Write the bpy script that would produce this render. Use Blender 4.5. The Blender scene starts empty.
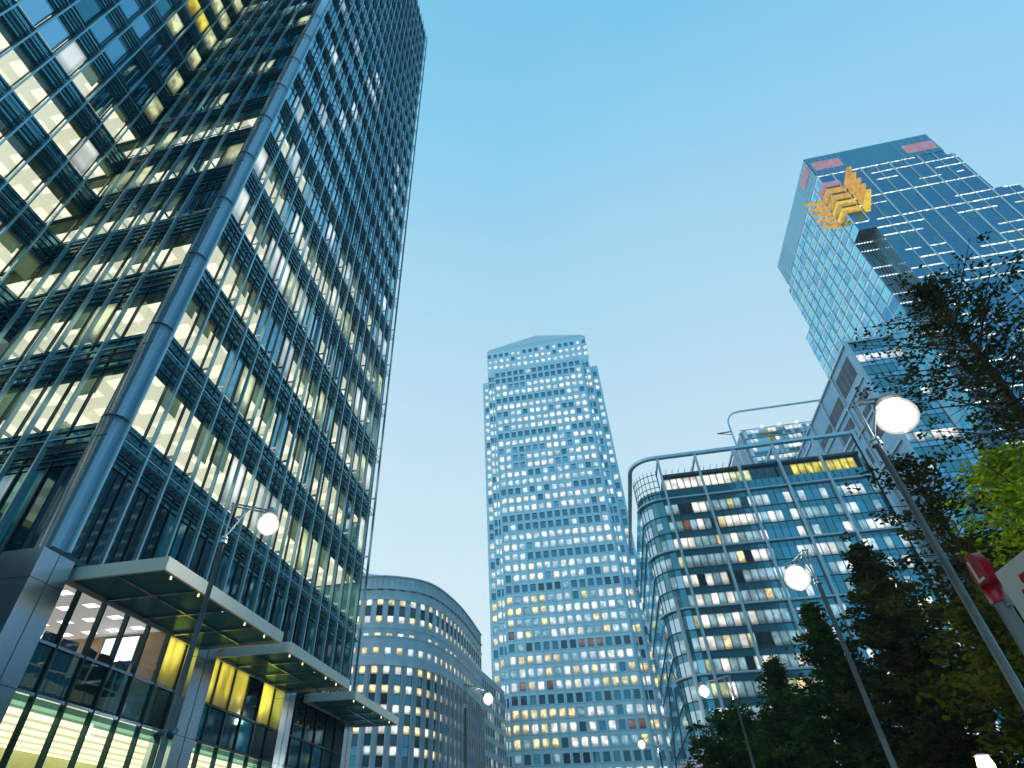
import bpy, math, random
from mathutils import Vector
rad = math.radians
C = bpy.context.scene.collection
scene = bpy.context.scene
E0 = 1.6                                   # eye height; all heights below are given above eye level and shifted by this

# ------------------------------------------------------------------ camera
YAW, PIT, ROL = rad(-12.43), rad(38.495), rad(-.565)
F = Vector((math.sin(YAW)*math.cos(PIT), math.cos(YAW)*math.cos(PIT), math.sin(PIT)))
R0 = Vector((math.cos(YAW), -math.sin(YAW), 0)); U0 = R0.cross(F)
RR = math.cos(ROL)*R0 + math.sin(ROL)*U0; UU = -math.sin(ROL)*R0 + math.cos(ROL)*U0
FPX, CX, CY = 556.5, 469.26, 423.9
cd = bpy.data.cameras.new('camera'); cam = bpy.data.objects.new('camera', cd); C.objects.link(cam)
from mathutils import Matrix
m3 = Matrix((RR, UU, -F)).transposed()
cam.matrix_world = Matrix.Translation((0, 0, E0)) @ m3.to_4x4()
cd.sensor_width = 36; cd.lens = FPX/1024*36
cd.shift_x = (512-CX)/1024; cd.shift_y = -(384-CY)/1024
cd.clip_end = 3000; cd.clip_start = .05
scene.camera = cam

# ------------------------------------------------------------------ world, sun, exposure
W = bpy.data.worlds.new('World'); scene.world = W; W.use_nodes = True
wt = W.node_tree; wt.nodes.clear(); N = wt.nodes.new
out = N('ShaderNodeOutputWorld'); bg = N('ShaderNodeBackground'); tc = N('ShaderNodeTexCoord')
sep = N('ShaderNodeSeparateXYZ'); rmp = N('ShaderNodeValToRGB'); sky = N('ShaderNodeTexSky'); mix = N('ShaderNodeMix')
sky.sky_type = 'NISHITA'; sky.sun_disc = False; sky.sun_elevation = rad(62); sky.sun_rotation = rad(240); sky.ozone_density = 3
wt.links.new(tc.outputs['Generated'], sep.inputs[0]); wt.links.new(sep.outputs['Z'], rmp.inputs[0])
els = rmp.color_ramp.elements
els[0].position = 0; els[0].color = (.80, .89, .94, 1)
els[1].position = 1; els[1].color = (.165, .53, .80, 1)
for p, c in ((.34, (.70, .865, .93, 1)), (.56, (.58, .80, .91, 1)), (.78, (.405, .70, .88, 1)), (.93, (.215, .595, .84, 1))):
    e = els.new(p); e.color = c
mix.data_type = 'RGBA'; mix.blend_type = 'ADD'; mix.inputs[0].default_value = .015
back = N('ShaderNodeMapRange'); back.interpolation_type = 'SMOOTHSTEP'; back.inputs[1].default_value = .3; back.inputs[2].default_value = -.75
dt = N('ShaderNodeVectorMath'); dt.operation = 'DOT_PRODUCT'; dt.inputs[1].default_value = (-.75, .6, 0)
wt.links.new(tc.outputs['Generated'], dt.inputs[0]); wt.links.new(dt.outputs['Value'], back.inputs[0])
bk = N('ShaderNodeMix'); bk.data_type = 'RGBA'; bk.blend_type = 'MULTIPLY'; bk.inputs[7].default_value = (.30, .74, 1.0, 1)
cn = N('ShaderNodeTexNoise'); cn.inputs['Scale'].default_value = 1.6; cn.inputs['Detail'].default_value = 5; cm = N('ShaderNodeMapping'); cm.inputs['Scale'].default_value = (1, 1, 3.2)
wt.links.new(tc.outputs['Generated'], cm.inputs[0]); wt.links.new(cm.outputs[0], cn.inputs['Vector'])
cr = N('ShaderNodeMapRange'); cr.inputs[1].default_value = .42; cr.inputs[2].default_value = .75; cr.inputs[4].default_value = .16; wt.links.new(cn.outputs[0], cr.inputs[0])
hz_ = N('ShaderNodeMix'); hz_.data_type = 'RGBA'; hz_.inputs[7].default_value = (.66, .84, .92, 1)      # faint high veil of cloud
wt.links.new(cr.outputs[0], hz_.inputs[0]); wt.links.new(rmp.outputs[0], hz_.inputs[6])
wt.links.new(back.outputs[0], bk.inputs[0]); wt.links.new(hz_.outputs[2], bk.inputs[6])
wt.links.new(bk.outputs[2], mix.inputs[6]); wt.links.new(sky.outputs[0], mix.inputs[7])
wt.links.new(mix.outputs[2], bg.inputs[0]); bg.inputs[1].default_value = 1.0
wt.links.new(bg.outputs[0], out.inputs[0])
sl = bpy.data.lights.new('sun', 'SUN'); sl.energy = .5; sl.angle = rad(12); sl.color = (1, .93, .86)
so = bpy.data.objects.new('sun', sl); C.objects.link(so); so.rotation_euler = (rad(28), 0, rad(-60))
scene.view_settings.view_transform = 'Standard'; scene.view_settings.look = 'None'
scene.view_settings.exposure = .05; scene.view_settings.gamma = 1
scene.cycles.max_bounces = 8; scene.cycles.transparent_max_bounces = 12
scene.cycles.sample_clamp_indirect = 4; scene.cycles.use_denoising = True
scene.cycles.caustics_reflective = False; scene.cycles.caustics_refractive = False

# ------------------------------------------------------------------ materials
MATS = {}
def newmat(name):
    m = bpy.data.materials.new(name); m.use_nodes = True; m.node_tree.nodes.clear(); MATS[name] = m
    return m, m.node_tree.nodes.new, m.node_tree.links.new
def noise_col(nt, n, l, col, var, scale, stretch=(1, 1, 1)):
    g = n('ShaderNodeNewGeometry'); mp = n('ShaderNodeMapping'); mp.inputs['Scale'].default_value = stretch
    l(g.outputs['Position'], mp.inputs[0])
    no = n('ShaderNodeTexNoise'); no.inputs['Scale'].default_value = scale; no.inputs['Detail'].default_value = 4
    l(mp.outputs[0], no.inputs['Vector'])
    r = n('ShaderNodeValToRGB'); r.color_ramp.elements[0].position = .3; r.color_ramp.elements[1].position = .7
    r.color_ramp.elements[0].color = tuple(c*(1-var) for c in col[:3])+(1,)
    r.color_ramp.elements[1].color = tuple(min(1, c*(1+var)) for c in col[:3])+(1,)
    l(no.outputs[0], r.inputs[0]); return r.outputs[0], no
def pbr(name, col, rough=.5, metal=0, var=.12, scale=.6, bump=0, stretch=(1, 1, 1), spec=.5):
    m, n, l = newmat(name); o = n('ShaderNodeOutputMaterial'); b = n('ShaderNodeBsdfPrincipled')
    c, no = noise_col(m, n, l, col, var, scale, stretch); l(c, b.inputs['Base Color'])
    b.inputs['Roughness'].default_value = rough; b.inputs['Metallic'].default_value = metal
    b.inputs['Specular IOR Level'].default_value = spec
    if bump:
        bp = n('ShaderNodeBump'); bp.inputs['Strength'].default_value = bump; bp.inputs['Distance'].default_value = .02
        l(no.outputs[0], bp.inputs['Height']); l(bp.outputs[0], b.inputs['Normal'])
    l(b.outputs[0], o.inputs[0]); return m
def panel_metal(name, col, pitch, rough=.4, metal=.3, var=.1, scale=.3, dark=.55):
    """cladding panels: joints in a grid, brightness varied from panel to panel"""
    m, n, l = newmat(name); o = n('ShaderNodeOutputMaterial'); b = n('ShaderNodeBsdfPrincipled')
    c, no = noise_col(m, n, l, col, var, scale)
    g = n('ShaderNodeNewGeometry'); s = n('ShaderNodeSeparateXYZ'); l(g.outputs['Position'], s.inputs[0])
    fz = n('ShaderNodeMath'); fz.operation = 'MULTIPLY'; fz.inputs[1].default_value = 1/pitch; l(s.outputs['Z'], fz.inputs[0])
    fr = n('ShaderNodeMath'); fr.operation = 'FRACT'; l(fz.outputs[0], fr.inputs[0])
    gt = n('ShaderNodeMath'); gt.operation = 'LESS_THAN'; gt.inputs[1].default_value = .05; l(fr.outputs[0], gt.inputs[0])
    mx = n('ShaderNodeMix'); mx.data_type = 'RGBA'; l(gt.outputs[0], mx.inputs[0]); l(c, mx.inputs[6])
    mx.inputs[7].default_value = tuple(x*dark for x in col)+(1,)
    l(mx.outputs[2], b.inputs['Base Color']); b.inputs['Roughness'].default_value = rough; b.inputs['Metallic'].default_value = metal
    l(b.outputs[0], o.inputs[0]); return m
def coated(name, base, tint, refl=.3, rough=.04, emit=None, estr=0, wob=.02, evar=.5, escale=.9, stretch=(1, 1, 1)):
    """coated window glass: dark room behind, tinted mirror coat in front, optional lit room"""
    m, n, l = newmat(name); o = n('ShaderNodeOutputMaterial')
    d = n('ShaderNodeBsdfDiffuse'); d.inputs[0].default_value = (*base, 1)
    gl = n('ShaderNodeBsdfGlossy'); gl.inputs['Color'].default_value = (*tint, 1); gl.inputs['Roughness'].default_value = rough
    g = n('ShaderNodeNewGeometry')
    no = n('ShaderNodeTexNoise'); no.inputs['Scale'].default_value = .35; l(g.outputs['Position'], no.inputs['Vector'])
    bp = n('ShaderNodeBump'); bp.inputs['Strength'].default_value = wob*8; bp.inputs['Distance'].default_value = .05
    l(no.outputs[0], bp.inputs['Height']); l(bp.outputs[0], gl.inputs['Normal'])
    fr = n('ShaderNodeFresnel'); fr.inputs[0].default_value = 1.5
    mr = n('ShaderNodeMapRange'); mr.inputs[3].default_value = refl; mr.inputs[4].default_value = 1; l(fr.outputs[0], mr.inputs[0])
    mx = n('ShaderNodeMixShader'); l(mr.outputs[0], mx.inputs[0])
    if emit:
        em = n('ShaderNodeEmission'); uv = n('ShaderNodeUVMap'); su = n('ShaderNodeSeparateXYZ'); l(uv.outputs[0], su.inputs[0])
        mp = n('ShaderNodeMapping'); mp.inputs['Scale'].default_value = stretch; l(g.outputs['Position'], mp.inputs[0])
        n2 = n('ShaderNodeTexNoise'); n2.inputs['Scale'].default_value = escale*2.2; n2.inputs['Detail'].default_value = 2; l(mp.outputs[0], n2.inputs['Vector'])
        n3 = n('ShaderNodeTexNoise'); n3.inputs['Scale'].default_value = .55; n3.inputs['Detail'].default_value = 0; l(g.outputs['Position'], n3.inputs['Vector'])
        # furniture and people: dark shapes in the lower part of the window, ceiling bright above
        m1 = n('ShaderNodeMapRange'); m1.interpolation_type = 'SMOOTHSTEP'; m1.inputs[1].default_value = .62; m1.inputs[2].default_value = .05; l(su.outputs[1], m1.inputs[0])
        a1 = n('ShaderNodeMath'); a1.operation = 'MULTIPLY_ADD'; a1.inputs[1].default_value = .30; l(m1.outputs[0], a1.inputs[0]); a1.inputs[2].default_value = -.02
        s1 = n('ShaderNodeMath'); s1.operation = 'SUBTRACT'; l(n2.outputs[0], s1.inputs[0]); l(a1.outputs[0], s1.inputs[1])
        m2 = n('ShaderNodeMapRange'); m2.inputs[1].default_value = .30; m2.inputs[2].default_value = .50; m2.inputs[3].default_value = 1-evar; m2.inputs[4].default_value = 1; l(s1.outputs[0], m2.inputs[0])
        m3_ = n('ShaderNodeMapRange'); m3_.inputs[1].default_value = .35; m3_.inputs[2].default_value = .65; m3_.inputs[3].default_value = .55; m3_.inputs[4].default_value = 1.15; l(n3.outputs[0], m3_.inputs[0])
        mm = n('ShaderNodeMath'); mm.operation = 'MULTIPLY'; l(m2.outputs[0], mm.inputs[0]); l(m3_.outputs[0], mm.inputs[1])
        def edge(sock, a, b_, lo):
            e_ = n('ShaderNodeMapRange'); e_.interpolation_type = 'SMOOTHSTEP'; e_.inputs[1].default_value = a; e_.inputs[2].default_value = b_; e_.inputs[3].default_value = lo; e_.inputs[4].default_value = 1; l(sock, e_.inputs[0]); return e_.outputs[0]
        q_ = mm.outputs[0]
        for sk in (edge(su.outputs[0], 0, .22, .35), edge(su.outputs[0], 1, .8, .55), edge(su.outputs[1], 0, .35, .35), edge(su.outputs[1], 1, .86, .5)):
            w_ = n('ShaderNodeMath'); w_.operation = 'MULTIPLY'; l(q_, w_.inputs[0]); l(sk, w_.inputs[1]); q_ = w_.outputs[0]
        ms = n('ShaderNodeMath'); ms.operation = 'MULTIPLY'; ms.inputs[1].default_value = estr*1.35; l(q_, ms.inputs[0])
        em.inputs[0].default_value = (*emit, 1); l(ms.outputs[0], em.inputs[1])
        ad = n('ShaderNodeAddShader'); l(d.outputs[0], ad.inputs[0]); l(em.outputs[0], ad.inputs[1]); l(ad.outputs[0], mx.inputs[1])
    else:
        l(d.outputs[0], mx.inputs[1])
    l(gl.outputs[0], mx.inputs[2]); l(mx.outputs[0], o.inputs[0]); return m
def clear(name, tint, add=.06, gt=(.9, .97, 1), frost=None):
    m, n, l = newmat(name); o = n('ShaderNodeOutputMaterial')
    t = n('ShaderNodeBsdfTransparent'); t.inputs[0].default_value = (*tint, 1)
    gl = n('ShaderNodeBsdfGlossy'); gl.inputs['Color'].default_value = (*gt, 1); gl.inputs['Roughness'].default_value = .02
    fr = n('ShaderNodeFresnel'); fr.inputs[0].default_value = 1.5
    mr = n('ShaderNodeMapRange'); mr.inputs[3].default_value = add; mr.inputs[4].default_value = 1; l(fr.outputs[0], mr.inputs[0])
    src = t.outputs[0]
    if frost:
        tr = n('ShaderNodeBsdfTranslucent'); tr.inputs[0].default_value = (*frost, 1); df = n('ShaderNodeBsdfDiffuse'); df.inputs[0].default_value = (*frost, 1)
        m0 = n('ShaderNodeMixShader'); m0.inputs[0].default_value = .3; l(tr.outputs[0], m0.inputs[1]); l(df.outputs[0], m0.inputs[2])
        m1 = n('ShaderNodeMixShader'); m1.inputs[0].default_value = .55; l(t.outputs[0], m1.inputs[1]); l(m0.outputs[0], m1.inputs[2]); src = m1.outputs[0]
    mx = n('ShaderNodeMixShader'); l(mr.outputs[0], mx.inputs[0]); l(src, mx.inputs[1]); l(gl.outputs[0], mx.inputs[2])
    l(mx.outputs[0], o.inputs[0]); return m
def glow(name, col, s, var=0, scale=1):
    m, n, l = newmat(name); o = n('ShaderNodeOutputMaterial'); e = n('ShaderNodeEmission')
    e.inputs[0].default_value = (*col, 1); e.inputs[1].default_value = s
    if var:
        c, no = noise_col(m, n, l, col, var, scale); l(c, e.inputs[0])
    l(e.outputs[0], o.inputs[0]); return m
def ceiling_mat(name, col, lamp, s, px, py, fx, fy, base=.3):
    """plasterboard ceiling with recessed rectangular light panels, the board itself made to glow too"""
    m, n, l = newmat(name); o = n('ShaderNodeOutputMaterial'); b = n('ShaderNodeBsdfPrincipled')
    b.inputs['Base Color'].default_value = (*col, 1); b.inputs['Roughness'].default_value = .8
    g = n('ShaderNodeNewGeometry'); sp = n('ShaderNodeSeparateXYZ'); l(g.outputs['Position'], sp.inputs[0])
    def stripe(sock, pitch, fill):
        a = n('ShaderNodeMath'); a.operation = 'MULTIPLY'; a.inputs[1].default_value = 1/pitch; l(sock, a.inputs[0])
        f = n('ShaderNodeMath'); f.operation = 'FRACT'; l(a.outputs[0], f.inputs[0])
        t = n('ShaderNodeMath'); t.operation = 'LESS_THAN'; t.inputs[1].default_value = fill; l(f.outputs[0], t.inputs[0]); return t.outputs[0]
    mu = n('ShaderNodeMath'); mu.operation = 'MULTIPLY'
    l(stripe(sp.outputs[0], px, fx), mu.inputs[0]); l(stripe(sp.outputs[1], py, fy), mu.inputs[1])
    st = n('ShaderNodeMath'); st.operation = 'MULTIPLY'; st.operation = 'MULTIPLY_ADD'; st.inputs[1].default_value = s*(1-base); st.inputs[2].default_value = s*base; l(mu.outputs[0], st.inputs[0])  # base glow between the panels stands in for bounced room light
    b.inputs['Emission Color'].default_value = (*lamp, 1); l(st.outputs[0], b.inputs['Emission Strength'])
    l(b.outputs[0], o.inputs[0]); return m

steel = panel_metal('steel_cladding', (.50, .79, .87), 4.7, .42, .35, .07)
steel_d = pbr('brushed_steel', (.50, .60, .68), .20, .9, .10, 1.2, .05, (1, 1, .1))
alu = pbr('aluminium_fin', (.44, .68, .76), .30, .5, .12, .8)
fascia = pbr('canopy_fascia_paint', (.78, .78, .70), .35, .1, .06, .8)
white_al = pbr('white_aluminium', (.42, .58, .66), .35, .25, .08, .5)
dark_al = pbr('dark_aluminium', (.025, .075, .095), .35, .4, .2, 1)
post_mt = pbr('lamp_post_paint', (.32, .37, .39), .28, .6, .2, 3)
concrete = pbr('stone_cladding', (.50, .62, .67), .6, 0, .13, .45, .1)
louvre = pbr('louvre_blades', (.05, .24, .30), .35, .5, .2, .6)
spandrel = coated('spandrel_glass', (.012, .08, .11), (.42, .80, .88), .26, .12)
g_sky = coated('window_glass_blue', (.01, .055, .10), (.50, .84, 1.0), .46)
g_tow = coated('window_glass_pale_blue', (.01, .055, .10), (.66, .90, 1.0), .66)
g_teal = coated('window_glass_teal', (.01, .07, .09), (.35, .78, .86), .26)
g_bank = coated('window_glass_steel_blue', (.008, .06, .11), (.24, .58, .78), .34)
g_rb = coated('window_glass_deep_blue', (.012, .12, .19), (.34, .78, .95), .32)
g_dark = coated('window_glass_dark', (.012, .03, .04), (.45, .70, .78), .09)
g_side = coated('mirror_glass_pale', (.15, .32, .40), (.80, .94, 1), .55, .02, wob=.006)
g_ocs = coated('window_glass_deep_teal', (.015, .11, .16), (.34, .74, .88), .20)
L_white = coated('lit_room_white', (.1, .1, .1), (.7, .85, .95), .12, .05, (.95, .93, .84), 1.2, evar=.34, stretch=(1, 1, .45))
L_cool = coated('lit_room_cool', (.1, .1, .1), (.7, .85, .95), .16, .05, (.72, .86, .93), 1.05, evar=.42, stretch=(1, 1, .45))
L_blind = coated('lit_room_blind', (.3, .3, .28), (.7, .85, .95), .10, .06, (.90, .94, .84), .80, evar=.12, escale=.5, stretch=(1, 1, .3))
L_warm = coated('lit_room_warm', (.1, .08, .05), (.7, .8, .9), .08, .05, (1.0, .82, .42), 1.15, evar=.55)
L_dim = coated('lit_room_dim', (.03, .05, .06), (.6, .8, .9), .14, .05, (.38, .64, .72), .72, evar=.45, escale=1.1, stretch=(1, 1, .35))
L_rust = coated('lit_room_rust', (.03, .02, .02), (.5, .6, .7), .10, .05, (.42, .18, .10), .6, evar=.8, escale=1.4)
L_green = coated('lit_room_green', (.05, .06, .04), (.6, .8, .8), .08, .05, (.78, .84, .46), .85, evar=.6, escale=1.0, stretch=(1, 1, .4))
L_yel = coated('lit_room_yellow', (.1, .08, .02), (.7, .8, .8), .04, .05, (.95, .80, .10), .85, evar=.55, escale=1.2, stretch=(1, 1, .2))
L_strip = coated('lit_strip', (.05, .1, .12), (.6, .8, .9), .12, .05, (.85, .95, .90), 1.7, evar=.97, escale=1.3)
g_clear = clear('clear_glass', (.93, .96, .90), .05)
g_green = clear('green_glass', (.22, .42, .38), .12, (.6, .9, .85))
g_canopy = clear('canopy_glass', (.60, .80, .78), .05, (.32, .55, .55), (.34, .62, .58))
for nd in g_canopy.node_tree.nodes:
    if nd.type == 'BSDF_GLOSSY': nd.inputs['Roughness'].default_value = .28
g_roof = clear('canopy_roof_glass', (.85, .94, .93), .05, (.35, .6, .6))
ceil_of = ceiling_mat('office_ceiling', (.85, .85, .70), (.98, .96, .74), 1.25, 1.5, 1.2, .62, .55, .62)
ceil_meet = ceiling_mat('meeting_ceiling', (.80, .76, .82), (1, .96, .95), 2.6, .9, 1.0, .45, .28, .13)
ceil_hall = ceiling_mat('hall_ceiling', (.85, .85, .60), (1, .98, .62), 1.5, .9, 30, .62, 1.0, .45)
wall_of = pbr('office_wall', (.72, .74, .42), .8, 0, .25, .8)
wall_br = pbr('timber_wall', (.60, .42, .28), .6, 0, .15, 1.2)
blk = pbr('chair_fabric', (.02, .02, .025), .7)
screen_m = glow('screen_light', (.85, .93, 1), 1.6)
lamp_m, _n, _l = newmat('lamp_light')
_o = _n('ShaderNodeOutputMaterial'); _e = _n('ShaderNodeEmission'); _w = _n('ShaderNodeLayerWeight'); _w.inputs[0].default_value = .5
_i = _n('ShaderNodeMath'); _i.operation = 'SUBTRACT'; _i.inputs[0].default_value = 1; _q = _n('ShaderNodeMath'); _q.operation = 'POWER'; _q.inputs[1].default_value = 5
_r = _n('ShaderNodeMath'); _r.operation = 'MULTIPLY_ADD'; _r.inputs[1].default_value = 14; _r.inputs[2].default_value = .62  # soft lamp glow painted into the globe: emission fades towards its rim
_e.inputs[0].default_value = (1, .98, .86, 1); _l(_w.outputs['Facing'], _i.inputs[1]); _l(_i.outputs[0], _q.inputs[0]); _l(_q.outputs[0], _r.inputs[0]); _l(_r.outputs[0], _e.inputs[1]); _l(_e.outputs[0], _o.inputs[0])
downl = glow('downlight', (1, .85, .45), 2.2)
gold = glow('gold_reflection_glow', (1.0, .60, .06), 1.0, .3, .9)  # gold and orange: glow colours for the tower's painted corner reflections
gold2 = glow('orange_reflection_glow', (.95, .45, .10), .8, .4, .9)
pink = glow('pink_logo_and_reflection', (.42, .42, .60), .72, .12, .4)
redl = glow('red_logo_and_reflection', (.78, .32, .42), .62, .1, .5)
redp = pbr('red_enamel', (.42, .01, .02), .18, 0, .05, 2)
whitep = pbr('white_enamel', (.62, .68, .66), .3, 0, .04, 2)
greyp = pbr('grey_pole_paint', (.60, .66, .68), .35, .1, .08, 2)
sign_teal = coated('blank_panel', (.03, .16, .24), (.40, .80, .92), .20, .15)
bark = pbr('bark', (.07, .05, .035), .9, 0, .3, 4)
asph = pbr('asphalt', (.05, .05, .052), .85, 0, .2, 3, .3)
pave = pbr('paving', (.26, .25, .23), .7, 0, .15, 1.5, .2)
kerbm = pbr('kerb_stone', (.33, .33, .32), .7, 0, .1, 2)
lime = pbr('paint_white_line', (.7, .7, .68), .6)
def leafmat(name, c1, c2, scale):
    m, n, l = newmat(name); o = n('ShaderNodeOutputMaterial')
    g = n('ShaderNodeNewGeometry'); no = n('ShaderNodeTexNoise'); no.inputs['Scale'].default_value = scale; l(g.outputs['Position'], no.inputs['Vector'])
    r = n('ShaderNodeValToRGB'); r.color_ramp.elements[0].position = .35; r.color_ramp.elements[1].position = .65
    r.color_ramp.elements[0].color = (*c1, 1); r.color_ramp.elements[1].color = (*c2, 1); l(no.outputs[0], r.inputs[0])
    d = n('ShaderNodeBsdfDiffuse'); t = n('ShaderNodeBsdfTranslucent'); mx = n('ShaderNodeMixShader'); mx.inputs[0].default_value = .4
    l(r.outputs[0], d.inputs[0]); l(r.outputs[0], t.inputs[0]); l(d.outputs[0], mx.inputs[1]); l(t.outputs[0], mx.inputs[2]); l(mx.outputs[0], o.inputs[0]); return m
leaf_d = leafmat('dark_needles', (.014, .040, .012), (.050, .105, .022), .9)
leaf_b = leafmat('brown_green_leaves', (.018, .032, .010), (.085, .085, .020), .8)
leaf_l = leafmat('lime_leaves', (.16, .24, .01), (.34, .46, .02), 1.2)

# ------------------------------------------------------------------ mesh helpers
class MB:
    def __init__(s): s.v = []; s.f = []; s.m = []; s.mi = []; s.idx = {}
    def mat(s, m):
        if m is None: return 0
        if m.name not in s.idx: s.idx[m.name] = len(s.m); s.m.append(m)
        return s.idx[m.name]
    def face(s, pts, m=None):
        b = len(s.v); s.v += [tuple(p) for p in pts]; s.f.append(tuple(range(b, b+len(pts)))); s.mi.append(s.mat(m))
    def box(s, x0, x1, y0, y1, z0, z1, m=None):
        if x0 > x1: x0, x1 = x1, x0
        if y0 > y1: y0, y1 = y1, y0
        if z0 > z1: z0, z1 = z1, z0
        b = len(s.v); s.v += [(x, y, z) for z in (z0, z1) for y in (y0, y1) for x in (x0, x1)]
        for q in ((0, 2, 3, 1), (4, 5, 7, 6), (0, 1, 5, 4), (2, 6, 7, 3), (0, 4, 6, 2), (1, 3, 7, 5)):
            s.f.append(tuple(b+i for i in q)); s.mi.append(s.mat(m))
    def hexa(s, p, m=None):        # 8 points: bottom ring 4, top ring 4
        b = len(s.v); s.v += [tuple(q) for q in p]
        for q in ((3, 2, 1, 0), (4, 5, 6, 7), (0, 1, 5, 4), (1, 2, 6, 5), (2, 3, 7, 6), (3, 0, 4, 7)):
            s.f.append(tuple(b+i for i in q)); s.mi.append(s.mat(m))
    def bar(s, a, b_, w, h=None, m=None, up=(0, 0, 1)):
        h = h or w; a = Vector(a); b_ = Vector(b_); d = (b_-a).normalized(); up = Vector(up)
        if abs(d.dot(up)) > .98: up = Vector((1, 0, 0))
        x = d.cross(up).normalized()*(w/2); y = x.cross(d).normalized()*(h/2)
        s.hexa([a-x-y, a+x-y, a+x+y, a-x+y, b_-x-y, b_+x-y, b_+x+y, b_-x+y], m)
    def tube(s, pts, rs, n=12, m=None, cap=True):
        pts = [Vector(p) for p in pts]; base = len(s.v); k = s.mat(m)
        if not isinstance(rs, (list, tuple)): rs = [rs]*len(pts)
        for i, p in enumerate(pts):
            d = (pts[min(i+1, len(pts)-1)]-pts[max(i-1, 0)]).normalized()
            up = Vector((0, 1, 0)) if abs(d.y) < .9 else Vector((1, 0, 0))
            x = d.cross(up).normalized(); y = d.cross(x)
            for j in range(n):
                t = 2*math.pi*j/n; s.v.append(tuple(p+(x*math.cos(t)+y*math.sin(t))*rs[i]))
        for i in range(len(pts)-1):
            for j in range(n):
                a = base+i*n+j; b = base+i*n+(j+1) % n; s.f.append((a, b, b+n, a+n)); s.mi.append(k)
        if cap:
            s.f.append(tuple(base+j for j in range(n))); s.mi.append(k)
            s.f.append(tuple(base+(len(pts)-1)*n+j for j in reversed(range(n)))); s.mi.append(k)
    def build(s, name, m=None, parent=None, smooth=False):
        if not s.f: return None
        o0 = parent_loc(parent)
        me = bpy.data.meshes.new(name)
        me.from_pydata([(x-o0[0], y-o0[1], z+E0-o0[2]) for x, y, z in s.v], [], s.f)
        if m is not None: me.materials.append(m)
        else:
            for q in s.m: me.materials.append(q)
            me.polygons.foreach_set('material_index', s.mi)
        if smooth: me.polygons.foreach_set('use_smooth', [True]*len(s.f))
        me.update(); o = bpy.data.objects.new(name, me); C.objects.link(o)
        if parent: o.parent = parent
        return o
def parent_loc(p):
    v = Vector((0, 0, 0))
    while p: v += p.location; p = p.parent
    return v
def tag(o, label=None, cat=None, group=None, kind=None):
    if label: o['label'] = label
    if cat: o['category'] = cat
    if group: o['group'] = group
    if kind: o['kind'] = kind
    return o
def thing(name, label, cat, x, y, z=0, group=None):
    o = bpy.data.objects.new(name, None); C.objects.link(o); o.location = (x, y, z); return tag(o, label, cat, group)
def proj_area(q):
    P = []
    for p in q:
        d = Vector(p); w = d.dot(F)
        if w < .5: return 0
        P.append((CX+FPX*d.dot(RR)/w, CY-FPX*d.dot(UU)/w))
    cx = sum(p[0] for p in P)/len(P); cy = sum(p[1] for p in P)/len(P)
    if not (0 < cx < 1024 and 0 < cy < 768): return 0
    return abs(sum(P[i-1][0]*P[i][1]-P[i][0]*P[i-1][1] for i in range(len(P))))/2
def emit(root, wins, name='window', lim=100):
    """the windows that show largest become parts of their own, the rest one part"""
    wins = sorted(wins, key=lambda w: -proj_area(w[0]))
    def uvs(o):
        lay = o.data.uv_layers.new(name='UVMap'); lay.data.foreach_set('uv', [0, 0, 1, 0, 1, 1, 0, 1]*len(o.data.polygons)); return o
    for q, m in wins[:lim]:
        b = MB(); b.face(q, m); uvs(b.build(name, None, root))
    if len(wins) > lim:
        b = MB()
        for q, m in wins[lim:]: b.face(q, m)
        tag(uvs(b.build(name, None, root)), kind='stuff')
def plane(o, u, nrm):
    o = Vector(o); u = Vector(u); nrm = Vector(nrm)
    return lambda a, z, d=0: o+u*a+nrm*d+Vector((0, 0, z))
def holes(mb, wins, mp, us, vs, cell, depth=.35, m=None):
    """masonry wall with real window openings: reveals and a pane set back in each"""
    for i in range(len(us)-1):
        for j in range(len(vs)-1):
            u0, u1, v0, v1 = us[i], us[i+1], vs[j], vs[j+1]; w = cell(i, j)
            if w is None: mb.face([mp(u0, v0), mp(u1, v0), mp(u1, v1), mp(u0, v1)], m); continue
            for a, b in (((u0, v0), (u1, v0)), ((u1, v0), (u1, v1)), ((u1, v1), (u0, v1)), ((u0, v1), (u0, v0))):
                mb.face([mp(*a), mp(*b), mp(*b, -depth), mp(*a, -depth)], m)
            wins.append(([mp(u0, v0, -depth), mp(u1, v0, -depth), mp(u1, v1, -depth), mp(u0, v1, -depth)], w))
def panes(wins, mp, us, vs, cell, d=0, gap=.04):
    for i in range(len(us)-1):
        for j in range(len(vs)-1):
            w = cell(i, j)
            if w is None: continue
            a, b, c, e = us[i]+gap, us[i+1]-gap, vs[j]+gap, vs[j+1]-gap
            wins.append(([mp(a, c, d), mp(b, c, d), mp(b, e, d), mp(a, e, d)], w))
def pick(r, tbl):
    t = r.random()*sum(w for _, w in tbl)
    for m, w in tbl:
        t -= w
        if t <= 0: return m
    return tbl[-1][0]

# ------------------------------------------------------------------ ground
def sheet(name, x0, x1, y0, y1, z, m, cuts=1):
    b = MB(); b.face([(x0, y0, z), (x1, y0, z), (x1, y1, z), (x0, y1, z)]); return tag(b.build(name, m), kind='structure')
G = -E0
sheet('ground', -1500, 1500, -1500, 1500, G, pave)
b = MB(); b.box(-6.2, 4.8, -150, 108, G+.004, G+.006); tag(b.build('road', asph), kind='structure')
for x in (-6.35, 4.8):
    b = MB(); b.box(x, x+.15, -150, 108, G, G+.13); tag(b.build('kerb', kerbm), kind='structure')
b = MB()
for k in range(-20, 17): b.box(-.75, -.63, k*6, k*6+3, G+.009, G+.011)
tag(b.build('road_marking', lime), kind='structure')

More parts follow.
